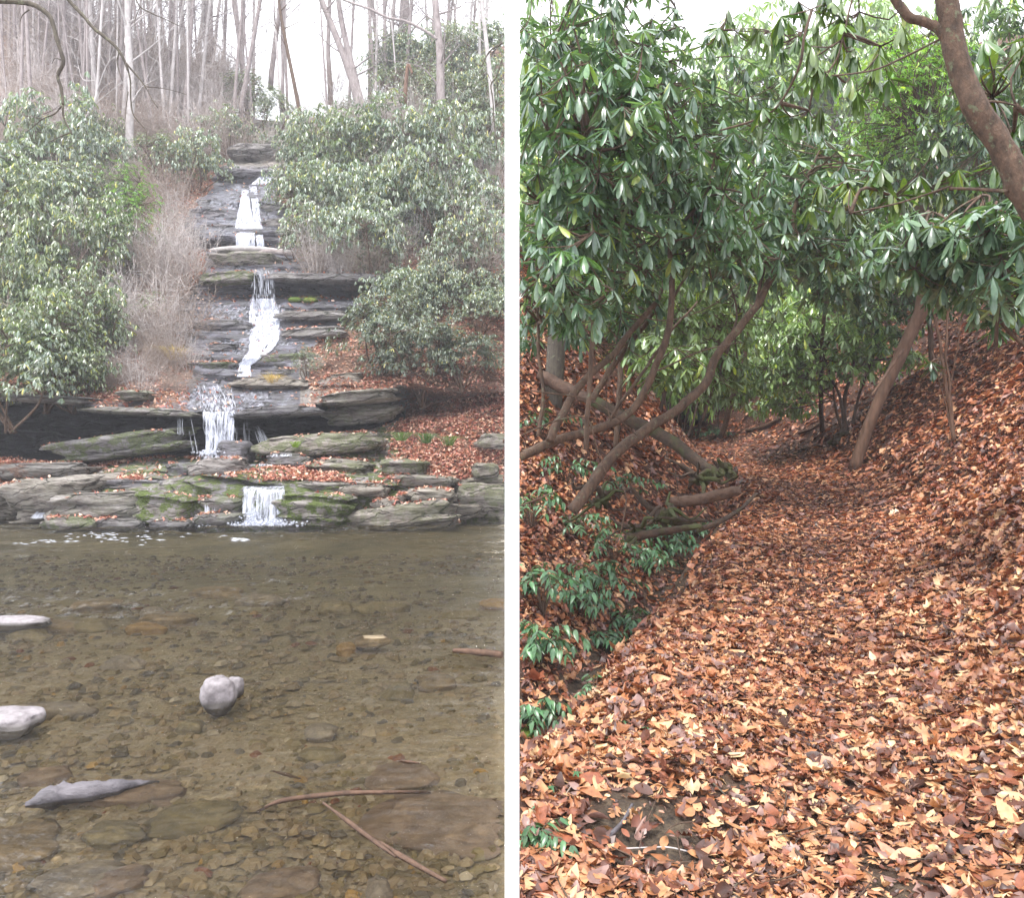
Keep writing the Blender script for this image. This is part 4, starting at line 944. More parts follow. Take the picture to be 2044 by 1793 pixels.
# near branches hanging into the top of the view
def limb(name, segs, Yb, material, label, cat='branch', parts='twig', seed=3, loc=None):
    """segs: list of (path[(u,v)], w0px, w1px[, Y]) ; first is the limb itself, the rest are parts"""
    r = np.random.default_rng(seed)
    base = W(*segs[0][0][0], Yb)
    root = empty(name, base, label, cat)
    for k, sg in enumerate(segs):
        pth, w0, w1 = sg[:3]; Y0 = sg[3] if len(sg) > 3 else Yb
        Y0, Y1 = Y0 if hasattr(Y0, '__len__') else (Y0, Y0)
        m_ = len(pth); n = max(14, m_ * 6)
        P = smooth_path([W(a, b_, Y0 + (Y1 - Y0) * i / max(m_ - 1, 1)) for i, (a, b_) in enumerate(pth)], n) - base
        P = P + .004 * fbm(P[:, 0:1] * 9, P[:, 2:3] * 9, np.array([[0, 5, 9]]), 2, seed + k) * min(1, Y0 / 4)
        rad = np.linspace(w0, w1, n) / 2 / F * (Y0 + Y1) / 2 * (1 + .12 * vn(np.arange(n) * .7, k, 0, seed))
        mb = MB(); tube(mb, P, rad, 10 if w0 > 10 else 6, rough=.16, seed=seed + k)
        mb.obj(('bough' if k == 0 else parts) if name != 'x' else parts, material, root)
    return root
limb('hanging_branch', [([(-40, -6), (60, 0), (100, 12), (122, 35), (140, 75), (160, 118)][:0] or [(-30, 0), (30, 2), (70, 10), (100, 35), (113, 75), (125, 122), (116, 150), (122, 175), (126, 210)], 11, 5),
   ([(126, 210), (128, 235), (144, 268)], 4.5, 3), ([(126, 210), (110, 226), (85, 237), (55, 262)], 3.5, 1.5), ([(144, 263), (122, 272), (95, 285)], 2.6, 1.2),
   ([(58, 18), (45, 30), (40, 42)], 3, 1.2), ([(122, 120), (110, 116), (103, 127)], 2.4, 1), ([(85, 237), (60, 232), (42, 228)], 2, 1)], 5.5, M_branch,
   'dark mossy branch hanging down at the upper left, the left one of two', seed=3)
limb('hanging_branch', [([(115, -30), (138, 0), (165, 30), (187, 55), (215, 78), (236, 98), (250, 125), (255, 140)], 8, 5), ([(252, 128), (260, 160), (262, 200), (268, 232), (290, 258), (293, 290)], 4, 1.4),
   ([(252, 126), (272, 150), (290, 172), (305, 200), (316, 216)], 3.6, 1.5), ([(237, 104), (234, 125), (240, 150), (245, 162)], 2.6, 1.3), ([(290, 172), (330, 176), (372, 188)], 2, 1), ([(256, 182), (253, 210), (250, 238)], 2, 1)], 5.5, M_branch,
   'dark branch slanting down to the right at the upper left, the right one of two', seed=5)
limb('hanging_branch', [([(268, -10), (280, 12), (300, 25), (330, 38), (355, 50)], 3.2, 1.2), ([(280, 12), (270, 40), (271, 62)], 1.6, .8)], 6, M_branch, 'small thin branch at the top between the two thick trunks on the left', seed=7)
limb('hanging_branch', [([(675, -5), (710, 8), (740, 18), (775, 35), (810, 42), (850, 62), (872, 78)], 4, 6), ([(730, 14), (728, 0), (726, -8)], 2, 1)], 29, M_bark_grey, 'long bare limb reaching left from the tall right trunk', seed=8)
limb('hanging_branch', [([(1004, 85), (985, 95), (972, 110), (962, 130), (955, 128)], 4, 2), ([(1002, 118), (992, 150), (980, 170), (984, 200), (986, 240), (992, 300)], 3.6, 2.4), ([(962, 130), (975, 150), (982, 168)], 1.6, 1)], 12, M_branch, 'crooked dark stem at the right edge of the creek view', seed=9)
# leaves lying about on the left ledges and banks
LT = {}
def litter_tmpl(kind):
    if kind == 'oval': st = [0, .15, .4, .65, .88, 1]; w_ = [.03, .2, .29, .26, .12, .01]
    elif kind == 'long': st = [0, .2, .45, .7, .9, 1]; w_ = [.03, .13, .19, .17, .07, .01]
    elif kind == 'oak': st = [0, .12, .24, .36, .46, .58, .68, .8, .9, 1]; w_ = [.03, .14, .07, .32, .12, .38, .13, .24, .1, .02]
    else: st = [0, .12, .28, .38, .5, .62, .78, .88, 1]; w_ = [.04, .36, .18, .52, .2, .34, .12, .14, .02]
    V, q = leaf_tmpl(st, w_, 0, 0); V[:, 0] -= .5; return V, q
for k in ('oval', 'long', 'oak', 'maple'): LT[k] = litter_tmpl(k)
LT['far'] = (lambda t_: (t_[0] - [.5, 0, 0], t_[1]))(leaf_tmpl([0, .45, 1], [.06, .3, .05], 0, 0))
P_LIT = np.array([[.32, .13, .055], [.43, .215, .105], [.22, .075, .038], [.11, .038, .022], [.5, .295, .155], [.6, .41, .23], [.22, .13, .11], [.36, .17, .095], [.065, .028, .02]])
W_LIT = np.array([.15, .14, .14, .13, .11, .05, .09, .1, .09])
def litter(mb, X, Y, Z, L_, kind, r, tilt=.35, nrm=None, curl=None, lift=.01, pal=P_LIT, wts=W_LIT):
    V, q = LT[kind]; n = len(X)
    if n == 0: return
    T = np.repeat(V[None], n, 0)
    # curl across the leaf and bend along it, different for every leaf
    c1 = r.normal(.8, 1.3, n)[:, None] if curl is None else r.normal(curl, 1.2, n)[:, None]; c2 = r.normal(0, .7, n)[:, None]
    roll = (r.random(n) < .2)[:, None] * 4.0
    c1 = c1 + roll * np.sign(c1)
    y = T[..., 1]; ang = y * c1; T[..., 2] = np.where(np.abs(c1) > .01, (1 - np.cos(ang)) / (np.abs(c1) + 1e-3) * np.sign(c1), 0); T[..., 1] = np.sin(ang) / np.where(np.abs(c1) < .05, 1, c1) * np.where(np.abs(c1) < .05, 0, 1) + np.where(np.abs(c1) < .05, y, 0)
    T[..., 2] += c2 * T[..., 0] ** 2 + .04 * r.standard_normal((n, 1)) * np.sin(T[..., 0] * 9)
    T *= L_[:, None, None]
    az = r.uniform(0, 6.28, n); tl = r.normal(0, tilt, n); D = np.stack([np.cos(az) * np.cos(tl), np.sin(az) * np.cos(tl), np.sin(tl)], 1)
    if nrm is not None: D = D - nrm * np.sum(D * nrm, 1)[:, None] * .9
    M = rotmats(D, r.normal(0, tilt * 1.2, n) + (r.random(n) < .5) * np.pi)
    P = np.einsum('nij,nkj->nki', M, T) + np.stack([X, Y, Z + lift], 1)[:, None]
    c = pal[r.choice(len(pal), n, p=wts / wts.sum())] * r.uniform(.75, 1.25, (n, 1))
    mb.add(P.reshape(-1, 3), [(q[None] + (np.arange(n) * len(V))[:, None, None]).reshape(-1, 4)], np.repeat(c, len(V), 0))
mb = MB(); r = np.random.default_rng(77)
ii = r.integers(int(2.6 * SUBD), int(18 * SUBD), 120000); jj = r.integers(40, NU - 2, 120000)
wgt = 1 - rockv[ii, jj]; wgt = np.where(ii < 5.2 * SUBD, wgt * 1.4 + .04, wgt * .55 + .05 * (rockv[ii, jj] > .5)); keep = r.random(120000) < wgt
ii, jj = ii[keep], jj[keep]; X, Y, Z = Xd[ii, jj], Yd[ii, jj], Zd[ii, jj]
P_LL = np.array([[.62, .36, .26], [.5, .22, .16], [.36, .12, .09], [.72, .5, .38], [.3, .14, .1]])
litter(mb, X + r.normal(0, .05, len(X)), Y - .05, Z, .1 * r.uniform(.7, 1.3, len(X)), 'far', r, .5, lift=.03, pal=P_LL, wts=np.ones(5))
for o in list(C.objects):       # leaves caught on the tops of the rocks
    if o.type != 'MESH' or o.name.split('.')[0] not in ('rock_slab', 'boulder') or o.location.y > 25: continue
    k = len(o.data.vertices); nv = np.empty(k * 3, np.float32); o.data.vertices.foreach_get('normal', nv); nv = nv.reshape(-1, 3)
    cv = np.empty(k * 3, np.float32); o.data.vertices.foreach_get('co', cv); cv = cv.reshape(-1, 3) + np.array(o.location)
    pat = vn(cv[:, 0] * 1.3, cv[:, 1] * 1.3, 0, 66) > .05
    sel = np.where((nv[:, 2] > .75) & pat & (r.random(k) < .10))[0]
    if len(sel): q3 = cv[sel]; litter(mb, q3[:, 0], q3[:, 1], q3[:, 2], .09 * r.uniform(.6, 1.3, len(sel)), 'far', r, .45, lift=.02, pal=P_LL, wts=np.ones(5))
tag(mb.obj('fallen_leaves', M_dry), 'pinkish brown fallen leaves scattered over the ledges and banks of the creek', 'fallen leaves', kind='stuff')
# dry grass and ferns on the ledges
def tuft(mb, c, n, h, spread, r, col, w_=.008):
    for k in range(n):
        a = r.uniform(0, 6.28); e = np.array([math.cos(a), math.sin(a), 0]) * spread * r.random()
        P = smooth_path([c + e * .2, c + e * .6 + [0, 0, h * .8], c + e * 1.3 + [0, 0, h * r.uniform(.2, 1)]], 5)
        s_ = np.array([w_, 0, 0]) * np.array([1, .9, .7, .5, .1])[:, None]
        V = np.stack([P - s_, P + s_], 1).reshape(-1, 3); j = np.arange(4)
        mb.add(V, [np.stack([j * 2, j * 2 + 1, j * 2 + 3, j * 2 + 2], -1)], np.array(col) * r.uniform(.7, 1.3))
for (u_, v_, Yb, n, h, sp, col, lab, nm) in (
    (800, 880, 17.6, 70, .22, .3, (.12, .2, .05), 'green fern and sedge clump on the left of the fern mound', 'fern_clump'), (850, 885, 17.5, 90, .25, .3, (.1, .17, .06), 'green fern clump in the middle of the fern mound', 'fern_clump'),
    (895, 890, 17.7, 70, .25, .25, (.14, .2, .06), 'green fern clump at the right end of the fern mound', 'fern_clump'), (590, 893, 17.2, 50, .14, .18, (.2, .3, .05), 'bright green fern hanging on the long tan slab', 'fern_clump'),
    (545, 770, 19.6, 120, .3, .35, (.55, .38, .22), 'straw-coloured grass tuft hanging on the flat tan slab', 'grass_tuft'), (350, 720, 21, 120, .4, .5, (.5, .36, .22), 'dry grass tuft on the edge of the twiggy bank', 'grass_tuft'),
    (300, 480, 26, 160, .5, .9, (.48, .3, .24), 'reddish dry grass left of the logs', 'grass_tuft'), (185, 822, 18.4, 50, .1, .25, (.4, .3, .17), 'dry roots hanging from the lip of the left undercut', 'grass_tuft'),
    (620, 600, 23.6, 40, .1, .3, (.3, .32, .1), 'thin sedge by the moss cushions', 'grass_tuft'), (510, 440, 27.5, 1, .1, .1, (.3, .3, .1), None, None)):
    if not nm: continue
    mb = MB(); c = W(u_, v_, Yb); tuft(mb, np.zeros(3), n, h * 1.1, sp * 1.8, rl, np.array(col) * .8, .005); o = mb.obj(nm, M_laurel); o.location = c; tag(o, lab, 'fern' if nm[0] == 'f' else 'grass')

# ------------------------------------------------------------------ RIGHT VALLEY: leaf-covered path, gully and banks
def xc(Y): return np.interp(Y, [-3, 2, 4, 6, 8, 10, 13, 16, 20, 24, 30, 60], [.5, .85, 1.45, 2.3, 3.1, 3.9, 4.75, 5.2, 5.6, 5.3, 3, -6])
def gof(Y): return np.interp(Y, [-3, 3.5, 6, 9, 13, 17, 60], [1.6, 1.45, 1.5, 1.35, 1.0, .9, .9])
def gdep(Y): return np.interp(Y, [-3, 2.5, 4, 6, 9, 12, 15, 60], [.1, .12, .3, .5, .6, .35, .1, .1])
def HR(X, Y):
    z = np.interp(Y, [-3, 3, 5, 12, 20, 24, 27, 37, 90], [0, 0, .16, .86, 1.72, 2.2, 3.2, 12, 14])
    d = X - xc(Y); g = gof(Y)
    zr = .22 * np.clip(d - .35, 0, .6) + .5 * np.clip(d - .95, 0, .6) + .92 * np.clip(d - 1.4, 0, 3.2) + .35 * np.clip(d - 4.6, 0, 30)
    dl = -d
    zl = -gdep(Y) * ss(.68, 1.12, dl / (g * (1 + .16 * vn(Y * .8, X * 0, 0, 77) + .2 * fbm(Y * 2.6, X * .8, 0, 3, 78)))) + np.clip(dl - g - .15, 0, 4.4) * np.interp(Y, [7, 14], [.82, 1.3]) + np.clip(dl - g - 3.55, 0, 40) * .2
    z = z + np.where(d > 0, zr, zl)
    z = z + .05 * fbm(X * .9, Y * .9, 0, 4, 40) + (.12 * fbm(X * .6 + 9, Y * .6, 3, 4, 41)) * ss(.6, 2, np.abs(d)) - .03 * np.exp(-(d / .45) ** 2)
    z = z - .04 * np.exp(-((X - .56) / .32) ** 2 - ((Y - 3.2) / .3) ** 2)
    return z
def soilm(X, Y):
    gl_ = np.exp(-((X - xc(Y) + gof(Y) * 1.08) / .3) ** 2) * ss(4, 5, Y) * ss(12, 10, Y) * .95
    return np.clip(gl_ + 1.4 * np.exp(-((X - .56) / .32) ** 2 - ((Y - 3.2) / .34) ** 2) + .9 * np.exp(-((X - 1.4) / .14) ** 2 - ((Y - 2.85) / .3) ** 2) + .7 * np.exp(-((X - 1.05) / .2) ** 2 - ((Y - 3.6) / .12) ** 2), 0, 1)
ys = np.concatenate([np.linspace(-3, 12, 420), np.linspace(12, 60, 200)[1:], [75, 90]])
s = np.linspace(0, 1, 420) ** 1.7
ib = np.maximum(.0093 * ys, .012)
X = ib[:, None] + (40 - ib[:, None]) * s[None]; Y = np.broadcast_to(ys[:, None], X.shape)
Z = HR(X, Y) + .02 * fbm(X * 5, Y * 5, 0, 3, 43)
so = soilm(X, Y)
mb = MB(); mb.add(np.stack([X, Y, Z], -1).reshape(-1, 3), [grid(420, len(ys))], np.stack([so] * 3, -1).reshape(-1, 3))
tag(mb.obj('ground', M_floor), 'forest floor with a trodden path between leafy banks', 'ground', kind='structure')
def Ground(X, Y): return float(HR(np.array([float(X)]), np.array([float(Y)]))[0])
def on_ground(u, v):
    """point of the right-hand ground seen at (u,v)"""
    Yq = np.linspace(2.2, 45, 2400); Xq = (u - CU) / F * Yq; zq = EYE - (v - CV) / F * Yq
    h = HR(Xq, Yq) - zq; k = np.argmax(h > 0)
    return np.array([Xq[k], Yq[k], zq[k]])
def surf_n(X, Y):
    e = .06; gx = (HR(X + e, Y) - HR(X - e, Y)) / (2 * e); gy = (HR(X, Y + e) - HR(X, Y - e)) / (2 * e)
    n_ = np.stack([-gx, -gy, np.ones_like(gx)], 1); return n_ / np.linalg.norm(n_, axis=1)[:, None]
# leaf litter: a carpet of whole leaves, denser and finer-modelled near by
mb = MB(); r = np.random.default_rng(31)
for (y0, y1, nn, kinds, ls) in ((1.6, 3.6, 11500, ('oval', 'long', 'oak', 'maple', 'long'), .08), (3.6, 6.0, 16000, ('oval', 'long', 'oak', 'maple'), .09), (6, 10, 24000, ('oval', 'long', 'maple'), .082), (10, 16, 24000, ('far',), .1), (16, 28, 20000, ('far',), .125)):
    nn = int(nn * 1.5); Yp = r.uniform(y0, y1, nn); xm = (2680 - CU) / F * Yp; Xp = r.uniform(0, 1, nn) * (xm - .0093 * Yp) + .0093 * Yp
    dk = r.random(nn) > soilm(Xp, Yp) * .88; Xp, Yp = Xp[dk], Yp[dk]; nrm = surf_n(Xp, Yp); Zp = HR(Xp, Yp)
    wv = vn(Xp * .8, Yp * .8, 0, 50)
    kk = r.integers(0, len(kinds), len(Xp)); L_ = ls * (.35 + 1.35 * r.random(len(Xp)) ** 2.2) * np.interp(np.abs(Xp - xc(Yp)), [0, .5, 1.2], [.72, .9, 1.1])
    for q_ in range(len(kinds)):
        mk = kk == q_
        fr_ = np.interp(Yp[mk], [3.2, 8, 20], [0, .4, .7])[:, None]; n0 = mb.n  # far leaves redder, their tint also lifted to paint light under the canopy
        litter(mb, Xp[mk], Yp[mk], Zp[mk] + r.random(mk.sum()) * .03, L_[mk], kinds[q_], r, .3, nrm[mk])
        cc = mb.c[-1]; reps = len(cc) // max(1, mk.sum()); mb.c[-1] = cc * (1 + (np.array([1.15, .84, .86]) - 1) * np.repeat(fr_, reps, 0))
tag(mb.obj('leaf_litter', M_dry), 'thick carpet of rust, tan and brown fallen leaves over the path and banks', 'leaf litter', kind='stuff')
mb = MB()
for k in range(190):
    Yq = 2.4 + 9 * r.random() ** 1.6; Xq = r.uniform(.02 * Yq, .7 * Yq); a = r.uniform(0, 6.28); ln = r.uniform(.04, .2) * (1 + Yq * .06); nn_ = 5
    tq_ = np.linspace(-1, 1, nn_)[:, None]; P = np.array([Xq, Yq, 0]) + tq_ * np.array([math.cos(a), math.sin(a), 0]) * ln + np.array([-math.sin(a), math.cos(a), 0]) * (1 - tq_ ** 2) * r.normal(0, .02)
    P[:, 2] = HR(P[:, 0], P[:, 1]) + .03 + .01 * r.random(); tube(mb, P, np.linspace(.0035, .0015, nn_) * (1 + Yq * .05), 4)
tag(mb.obj('twig_debris', M_bark), 'small grey twigs scattered through the fallen leaves of the path', 'twigs', kind='stuff')
# the leaves that stand out in the foreground
for k, (u_, v_, L_, kd, c_, lab) in enumerate((
    (1690, 1770, .13, 'long', (.3, .1, .06), 'dark red-brown smooth leaf at the bottom edge'), (1780, 1725, .13, 'long', (.5, .2, .12), 'long orange-red leaf pointing down right near the bottom'),
    (1555, 1600 + 90, .1, 'oval', (.62, .4, .2), 'tan leaf in front of the bare soil patch'), (1247, 1570, .1, 'oval', (.75, .58, .33), 'pale yellow leaf above the bare soil patch'),
    (1330, 1520, .09, 'oval', (.78, .62, .36), 'pale yellow speckled leaf upright above the soil patch'), (1945, 1560, .15, 'long', (.62, .42, .22), 'big ribbed tan leaf on the right'),
    (1880, 1625, .13, 'maple', (.5, .26, .12), 'star-shaped orange leaf right of centre'), (1745, 1330, .14, 'long', (.7, .52, .32), 'long pale serrated leaf at mid path'),
    (1958, 1215, .13, 'oak', (.13, .07, .08), 'dark purple-grey oak leaf standing up at the right'), (1370, 1500, .14, 'oak', (.24, .15, .15), 'purplish curled oak leaf above the soil patch'),
    (1390, 1230, .16, 'oval', (.55, .27, .16), 'broad orange-pink leaf beside the green plants'), (1370, 1445 - 200, .11, 'long', (.6, .4, .22), 'tan curled leaf beside the green plants'),
    (1225, 1240 + 240, .2, 'long', (.5, .24, .13), 'long ribbed orange leaf left of the path'), (1560, 1440, .1, 'oval', (.78, .6, .34), 'pale yellow serrated leaf standing on the path'),
    (2015, 1650, .16, 'long', (.6, .4, .2), 'big tan leaf at the right edge'), (2000, 1735, .15, 'long', (.68, .5, .26), 'pale tan curled leaf in the lower right corner'),
    (1110, 1740, .14, 'oval', (.42, .2, .1), 'brown leaf in the lower left corner of the path'), (1270, 1760, .13, 'long', (.36, .16, .09), 'red-brown pointed leaf at the bottom left of the soil patch'))):
    c = on_ground(u_, v_); mb = MB(); rr = np.random.default_rng(600 + k)
    litter(mb, np.zeros(1), np.zeros(1), np.zeros(1), np.array([L_]), kd, rr, .35, lift=.035, pal=np.array([c_]), wts=np.ones(1), curl=.6)
    o = mb.obj('dry_leaf', M_dry); o.location = c; tag(o, lab, 'leaf')
# twigs and sticks on the path
def gstick(pts, w0, w1, material, label, name='twig', h=.02):
    P = [on_ground(*a) + [0, 0, h] for a in pts]; d0 = P[0][1]
    return stick(name, P, [w0 / 2 / F * d0, w1 / 2 / F * d0], material, label, name.replace('fallen_', ''), 6, .2, 20)
gstick([(1245, 1705), (1330, 1702), (1390, 1712), (1440, 1695), (1480, 1685)], 3, 3, M_twig_pale, 'thin pale lichened twig lying across the lower soil patch')
gstick([(1045, 1640), (1120, 1590), (1160, 1540), (1200, 1470)], 3, 2, M_twig, 'long thin grey twig rising to the right beside the soil patch')
gstick([(1110, 1625), (1150, 1560), (1165, 1510), (1145, 1480)], 3, 2, M_twig, 'bent grey twig crossing the long thin grey one')
gstick([(1420, 1570), (1450, 1600), (1475, 1645)], 4, 3, M_branch, 'dark twig at the right rim of the soil patch')
gstick([(1580, 1570), (1640, 1580)], 5, 4, M_pole, 'short reddish twig on the middle of the path')
gstick([(1862, 1595), (1900, 1630), (1960, 1670), (1965, 1700)], 5, 3, M_branch, 'dark lichened twig with a knuckle at the right')
gstick([(1290, 1480), (1350, 1430), (1390, 1400)], 4, 2, M_twig, 'thin dark twig above the long ribbed leaf')
gstick([(1150, 1170), (1210, 1165), (1290, 1160), (1340, 1150)], 4, 3, M_pole, 'curved reddish stem lying under the green plants')
gstick([(1780, 1310), (1850, 1280), (1940, 1250)], 5, 3, M_pole, 'tan stick lying on the right bank')
gstick([(1200, 1700), (1240, 1660), (1262, 1620)], 12, 7, M_drift, 'grey weathered chip of wood on the soil patch', 'stick', .03)
gstick([(1600, 960), (1640, 950), (1680, 945)], 4, 4, M_pole, 'pale stick lying across the far path')
gstick([(1490, 866), (1525, 858), (1560, 840)], 7, 8, M_log, 'dark branch lying at the bend of the path', 'fallen_branch', .08)
gstick([(1595, 870), (1620, 862), (1640, 848), (1650, 836)], 5, 4, M_log, 'curved root on the bank right of the path bend', 'fallen_branch', .06)

def spath(pts): return [W(u_, v_, y_) for u_, v_, y_ in pts]
def log(name, pts, w0, w1, material, label, cat='log', rough=.6, seed=2, sides=14, sq=1):
    P = smooth_path(spath(pts), 30); rad = np.linspace(w0, w1, 30) / 2 / F * P[:, 1]
    base = P[0].copy(); mb = MB(); tube(mb, P - base, rad, sides, rough=rough, seed=seed); o = mb.obj(name, material); o.location = base
    return tag(o, label, cat)
log('fallen_log', [(1180, 798, 9.2), (1240, 830, 9.0), (1320, 868, 8.8), (1385, 915, 8.4), (1420, 940, 8.2), (1440, 950, 8.1)], 25, 20, M_logmoss, 'long mossy fallen log sloping down towards the gully')
log('fallen_log', [(1340, 1003, 7.6), (1390, 998, 7.5), (1450, 985, 7.4), (1478, 978, 7.35)], 22, 20, M_log, 'short brown log lying in the gully beside the path')
log('fallen_log', [(1390, 1060, 6.6), (1440, 1040, 6.7), (1480, 1015, 6.9), (1510, 985, 7.2)], 12, 6, M_logmoss, 'thin mossy log along the edge of the path')
log('fallen_log', [(1250, 1075, 6.3), (1320, 1062, 6.4), (1400, 1050, 6.5)], 18, 12, M_logmoss, 'dark rotten log across the bottom of the gully')
log('fallen_log', [(1180, 800, 9.5), (1130, 775, 9.8), (1080, 750, 10.2)], 20, 26, M_log, 'dark upper end of a fallen trunk behind the stems')
def roots(label, c, n, ln, r0, seed):
    r = np.random.default_rng(seed); mb = MB()
    for k in range(n):
        a = r.uniform(0, 6.28); dd = np.array([math.cos(a), math.sin(a), r.uniform(-.5, .7)]) * ln * r.uniform(.5, 1.1)
        P = smooth_path([-dd * .25, dd * .3 + r.normal(0, ln * .12, 3), dd * .7 + r.normal(0, ln * .12, 3), dd], 12)
        tube(mb, P, np.linspace(r0, r0 * .25, 12) * r.uniform(.5, 1.2), 8, rough=.6, seed=k)
    o = mb.obj('root_tangle', M_logmoss); o.location = c; return tag(o, label, 'roots')
roots('dark mossy root tangle at the foot of the long fallen log', W(1450, 938, 8.0), 11, .26, .05, 1)
roots('dark roots and rotten wood hanging over the gully', W(1330, 1030, 7.1), 12, .4, .045, 2)
roots('dark mossy roots beside the lower end of the long fallen log', W(1395, 958, 7.9), 9, .34, .035, 4)
roots('dark rotten sticks in the gully behind the green plants', W(1270, 1060, 6.4), 9, .35, .025, 5)
roots('small dark roots on the gully bank under the creeping stem', W(1200, 1000, 6.6), 8, .35, .03, 3)
0 and rock('stump', W(1455, 935, 8.0), (.17, .2, .15), M_logmoss, 5, 0, .4, .2, 1.1, label='dark mossy root stump at the foot of the long fallen log', cat='stump', res=26)
0 and rock('stump', W(1290, 1035, 7.0), (.34, .4, .2), M_logmoss, 8, 0, .4, .1, 1.2, label='mossy hump of soil and roots hanging over the gully', cat='stump', res=26)
rock('boulder', W(1562, 836, 21), (.28, .3, .24), M_rock, 9, 2, .2, 0, .35, (1, .3, .8), label='mossy stone on the bank at the bend of the path', res=26)
rock('stump', W(1683, 878, 15.5), (.2, .2, .15), M_logmoss, 12, 0, .4, .2, 1.1, label='dark stump hollow under the multi-stemmed shrub right of the path', cat='stump', res=24)
rock('moss_cushion', on_ground(1050, 1465), (.05, .05, .03), M_moss, 4, rough=.3, label='yellow-green moss tuft at the left edge of the path', cat='moss', res=16)
rock('moss_cushion', on_ground(1530, 1272 - 20), (.09, .04, .012), M_moss, 6, rough=.3, label='small flat moss patch on the path', cat='moss', res=16)
# leaning pole
P = smooth_path(spath([(1704, 940, 13.2), (1740, 835, 13.1), (1785, 735, 13.0), (1825, 650, 12.9), (1842, 600, 12.8), (1842, 480, 12.7), (1838, 330, 12.6)]), 40)
root = empty('leaning_tree', P[0], 'bare brown trunk leaning over the right bank, its crown lost in the leaves', 'tree')
mb = MB(); tube(mb, P - P[0], np.linspace(22, 27, 40) / 2 / F * P[:, 1], 14, rough=.12, seed=6); mb.obj('trunk', M_pole, root)
mb = MB(); tube(mb, smooth_path(spath([(1808, 690, 12.9), (1760, 760, 12.7), (1740, 790, 12.6)]), 8) - P[0], [.02] * 8, 6); mb.obj('branch', M_pole, root)

P_FAR_SKYLIT = np.array([[.24, .37, .12], [.31, .44, .17], [.2, .32, .12], [.28, .39, .2]])  # leaf greens raised to paint open skylight onto the far shrubs
# ------------------------------------------------------------------ rhododendrons over the path
P_RC = np.array([[.1, .175, .105], [.125, .205, .13], [.08, .145, .09], [.155, .235, .15], [.1, .19, .08]])
def big_rhodo(label, stems, crowns, seed, L_=.16, pal=P_RC, tmpl=LF_NEAR, material=None, droop=(5, 62), yellow=.035, bark=None, nl=(6, 10), twigs=True, cat='rhododendron', name='rhododendron'):
    """stems: list of ([(u,v,Y)...], w0, w1); crowns: (u,v,Y,rx,ry,rz,n) clouds of shoots"""
    r = np.random.default_rng(seed)
    base = W(*stems[0][0][0]) if stems else W(*crowns[0][:3])
    root = empty(name, base, label, cat)
    allp = []
    for k, (pts, w0, w1) in enumerate(stems):
        n = max(16, 7 * len(pts)); P = smooth_path(spath(pts), n); P = P + .02 * fbm(P[:, 0:1] * 4, P[:, 2:3] * 4, np.array([[0, 5, 9]]), 2, seed + k)
        allp.append(P); mb = MB(); tube(mb, P - base, np.linspace(w0, w1, n) / 2 / F * P[:, 1], 10 if w0 > 9 else 6, rough=.18, seed=seed + k); mb.obj('trunk' if (k == 0 and w0 > 14) else 'stem', bark or M_bark, root)
    T_ = []; A_ = []
    for (u_, v_, Yq, rx, ry, rz, n) in crowns:
        D = r.normal(size=(n, 3)); D /= np.linalg.norm(D, axis=1)[:, None]; rad = r.random(n) ** .4
        rad *= 1 + .3 * vn(D[:, 0] * 2, D[:, 1] * 2, D[:, 2] * 2, seed)
        T_.append(W(u_, v_, Yq) + D * rad[:, None] * [rx, ry, rz]); A_.append(D * .7 + [0, 0, .8] + r.normal(0, .25, (n, 3)))
    T_ = np.concatenate(T_); A_ = np.concatenate(A_)
    ok = (T_[:, 1] > 1.8) & (T_[:, 2] > HR(T_[:, 0], T_[:, 1]) + .25); T_, A_ = T_[ok], A_[ok]
    if twigs and len(T_):
        mb = MB()
        if allp: sk = np.concatenate([p[len(p) // 3:] for p in allp])
        else: sk = T_[::7]
        sub = T_[r.choice(len(T_), max(1, len(T_) // 7), replace=False)]   # secondary boughs
        for t_ in sub:
            a = sk[np.argmin(np.linalg.norm(sk - t_, axis=1))]
            if np.linalg.norm(a - t_) > 1.5 or (seed == 408 and np.linalg.norm(a - t_) > .5): continue
            mid = (a + t_) / 2 + r.normal(0, .1, 3) * np.linalg.norm(t_ - a)
            tube(mb, smooth_path([a, mid, t_], 8) - base, np.linspace(.012, .006, 8), 5)
        sk2 = np.concatenate([sk, sub])
        for t_ in T_:
            a = sk2[np.argmin(np.linalg.norm(sk2 - t_, axis=1) + 9 * (np.linalg.norm(sk2 - t_, axis=1) < .02))]
            if np.linalg.norm(a - t_) > .75: continue
            mid = (a + t_) / 2 + r.normal(0, .08, 3) * np.linalg.norm(t_ - a) + [0, 0, -.03]
            tube(mb, smooth_path([a, mid, t_], 5) - base, np.linspace(.006, .0035, 5), 3)
        mb.obj('twigs', bark or M_bark, root)
    mb = MB(); whorls(mb, T_ - base, A_, r, L_, nl, tmpl, pal, droop, yellow); mb.obj('foliage', material or M_rhodo, root)
    return root
P_RR = np.array([[.1, .17, .08], [.08, .14, .075], [.12, .185, .1], [.065, .12, .07], [.13, .21, .09]])
P_RY = np.array([[.13, .22, .05], [.1, .2, .05], [.16, .24, .07]])
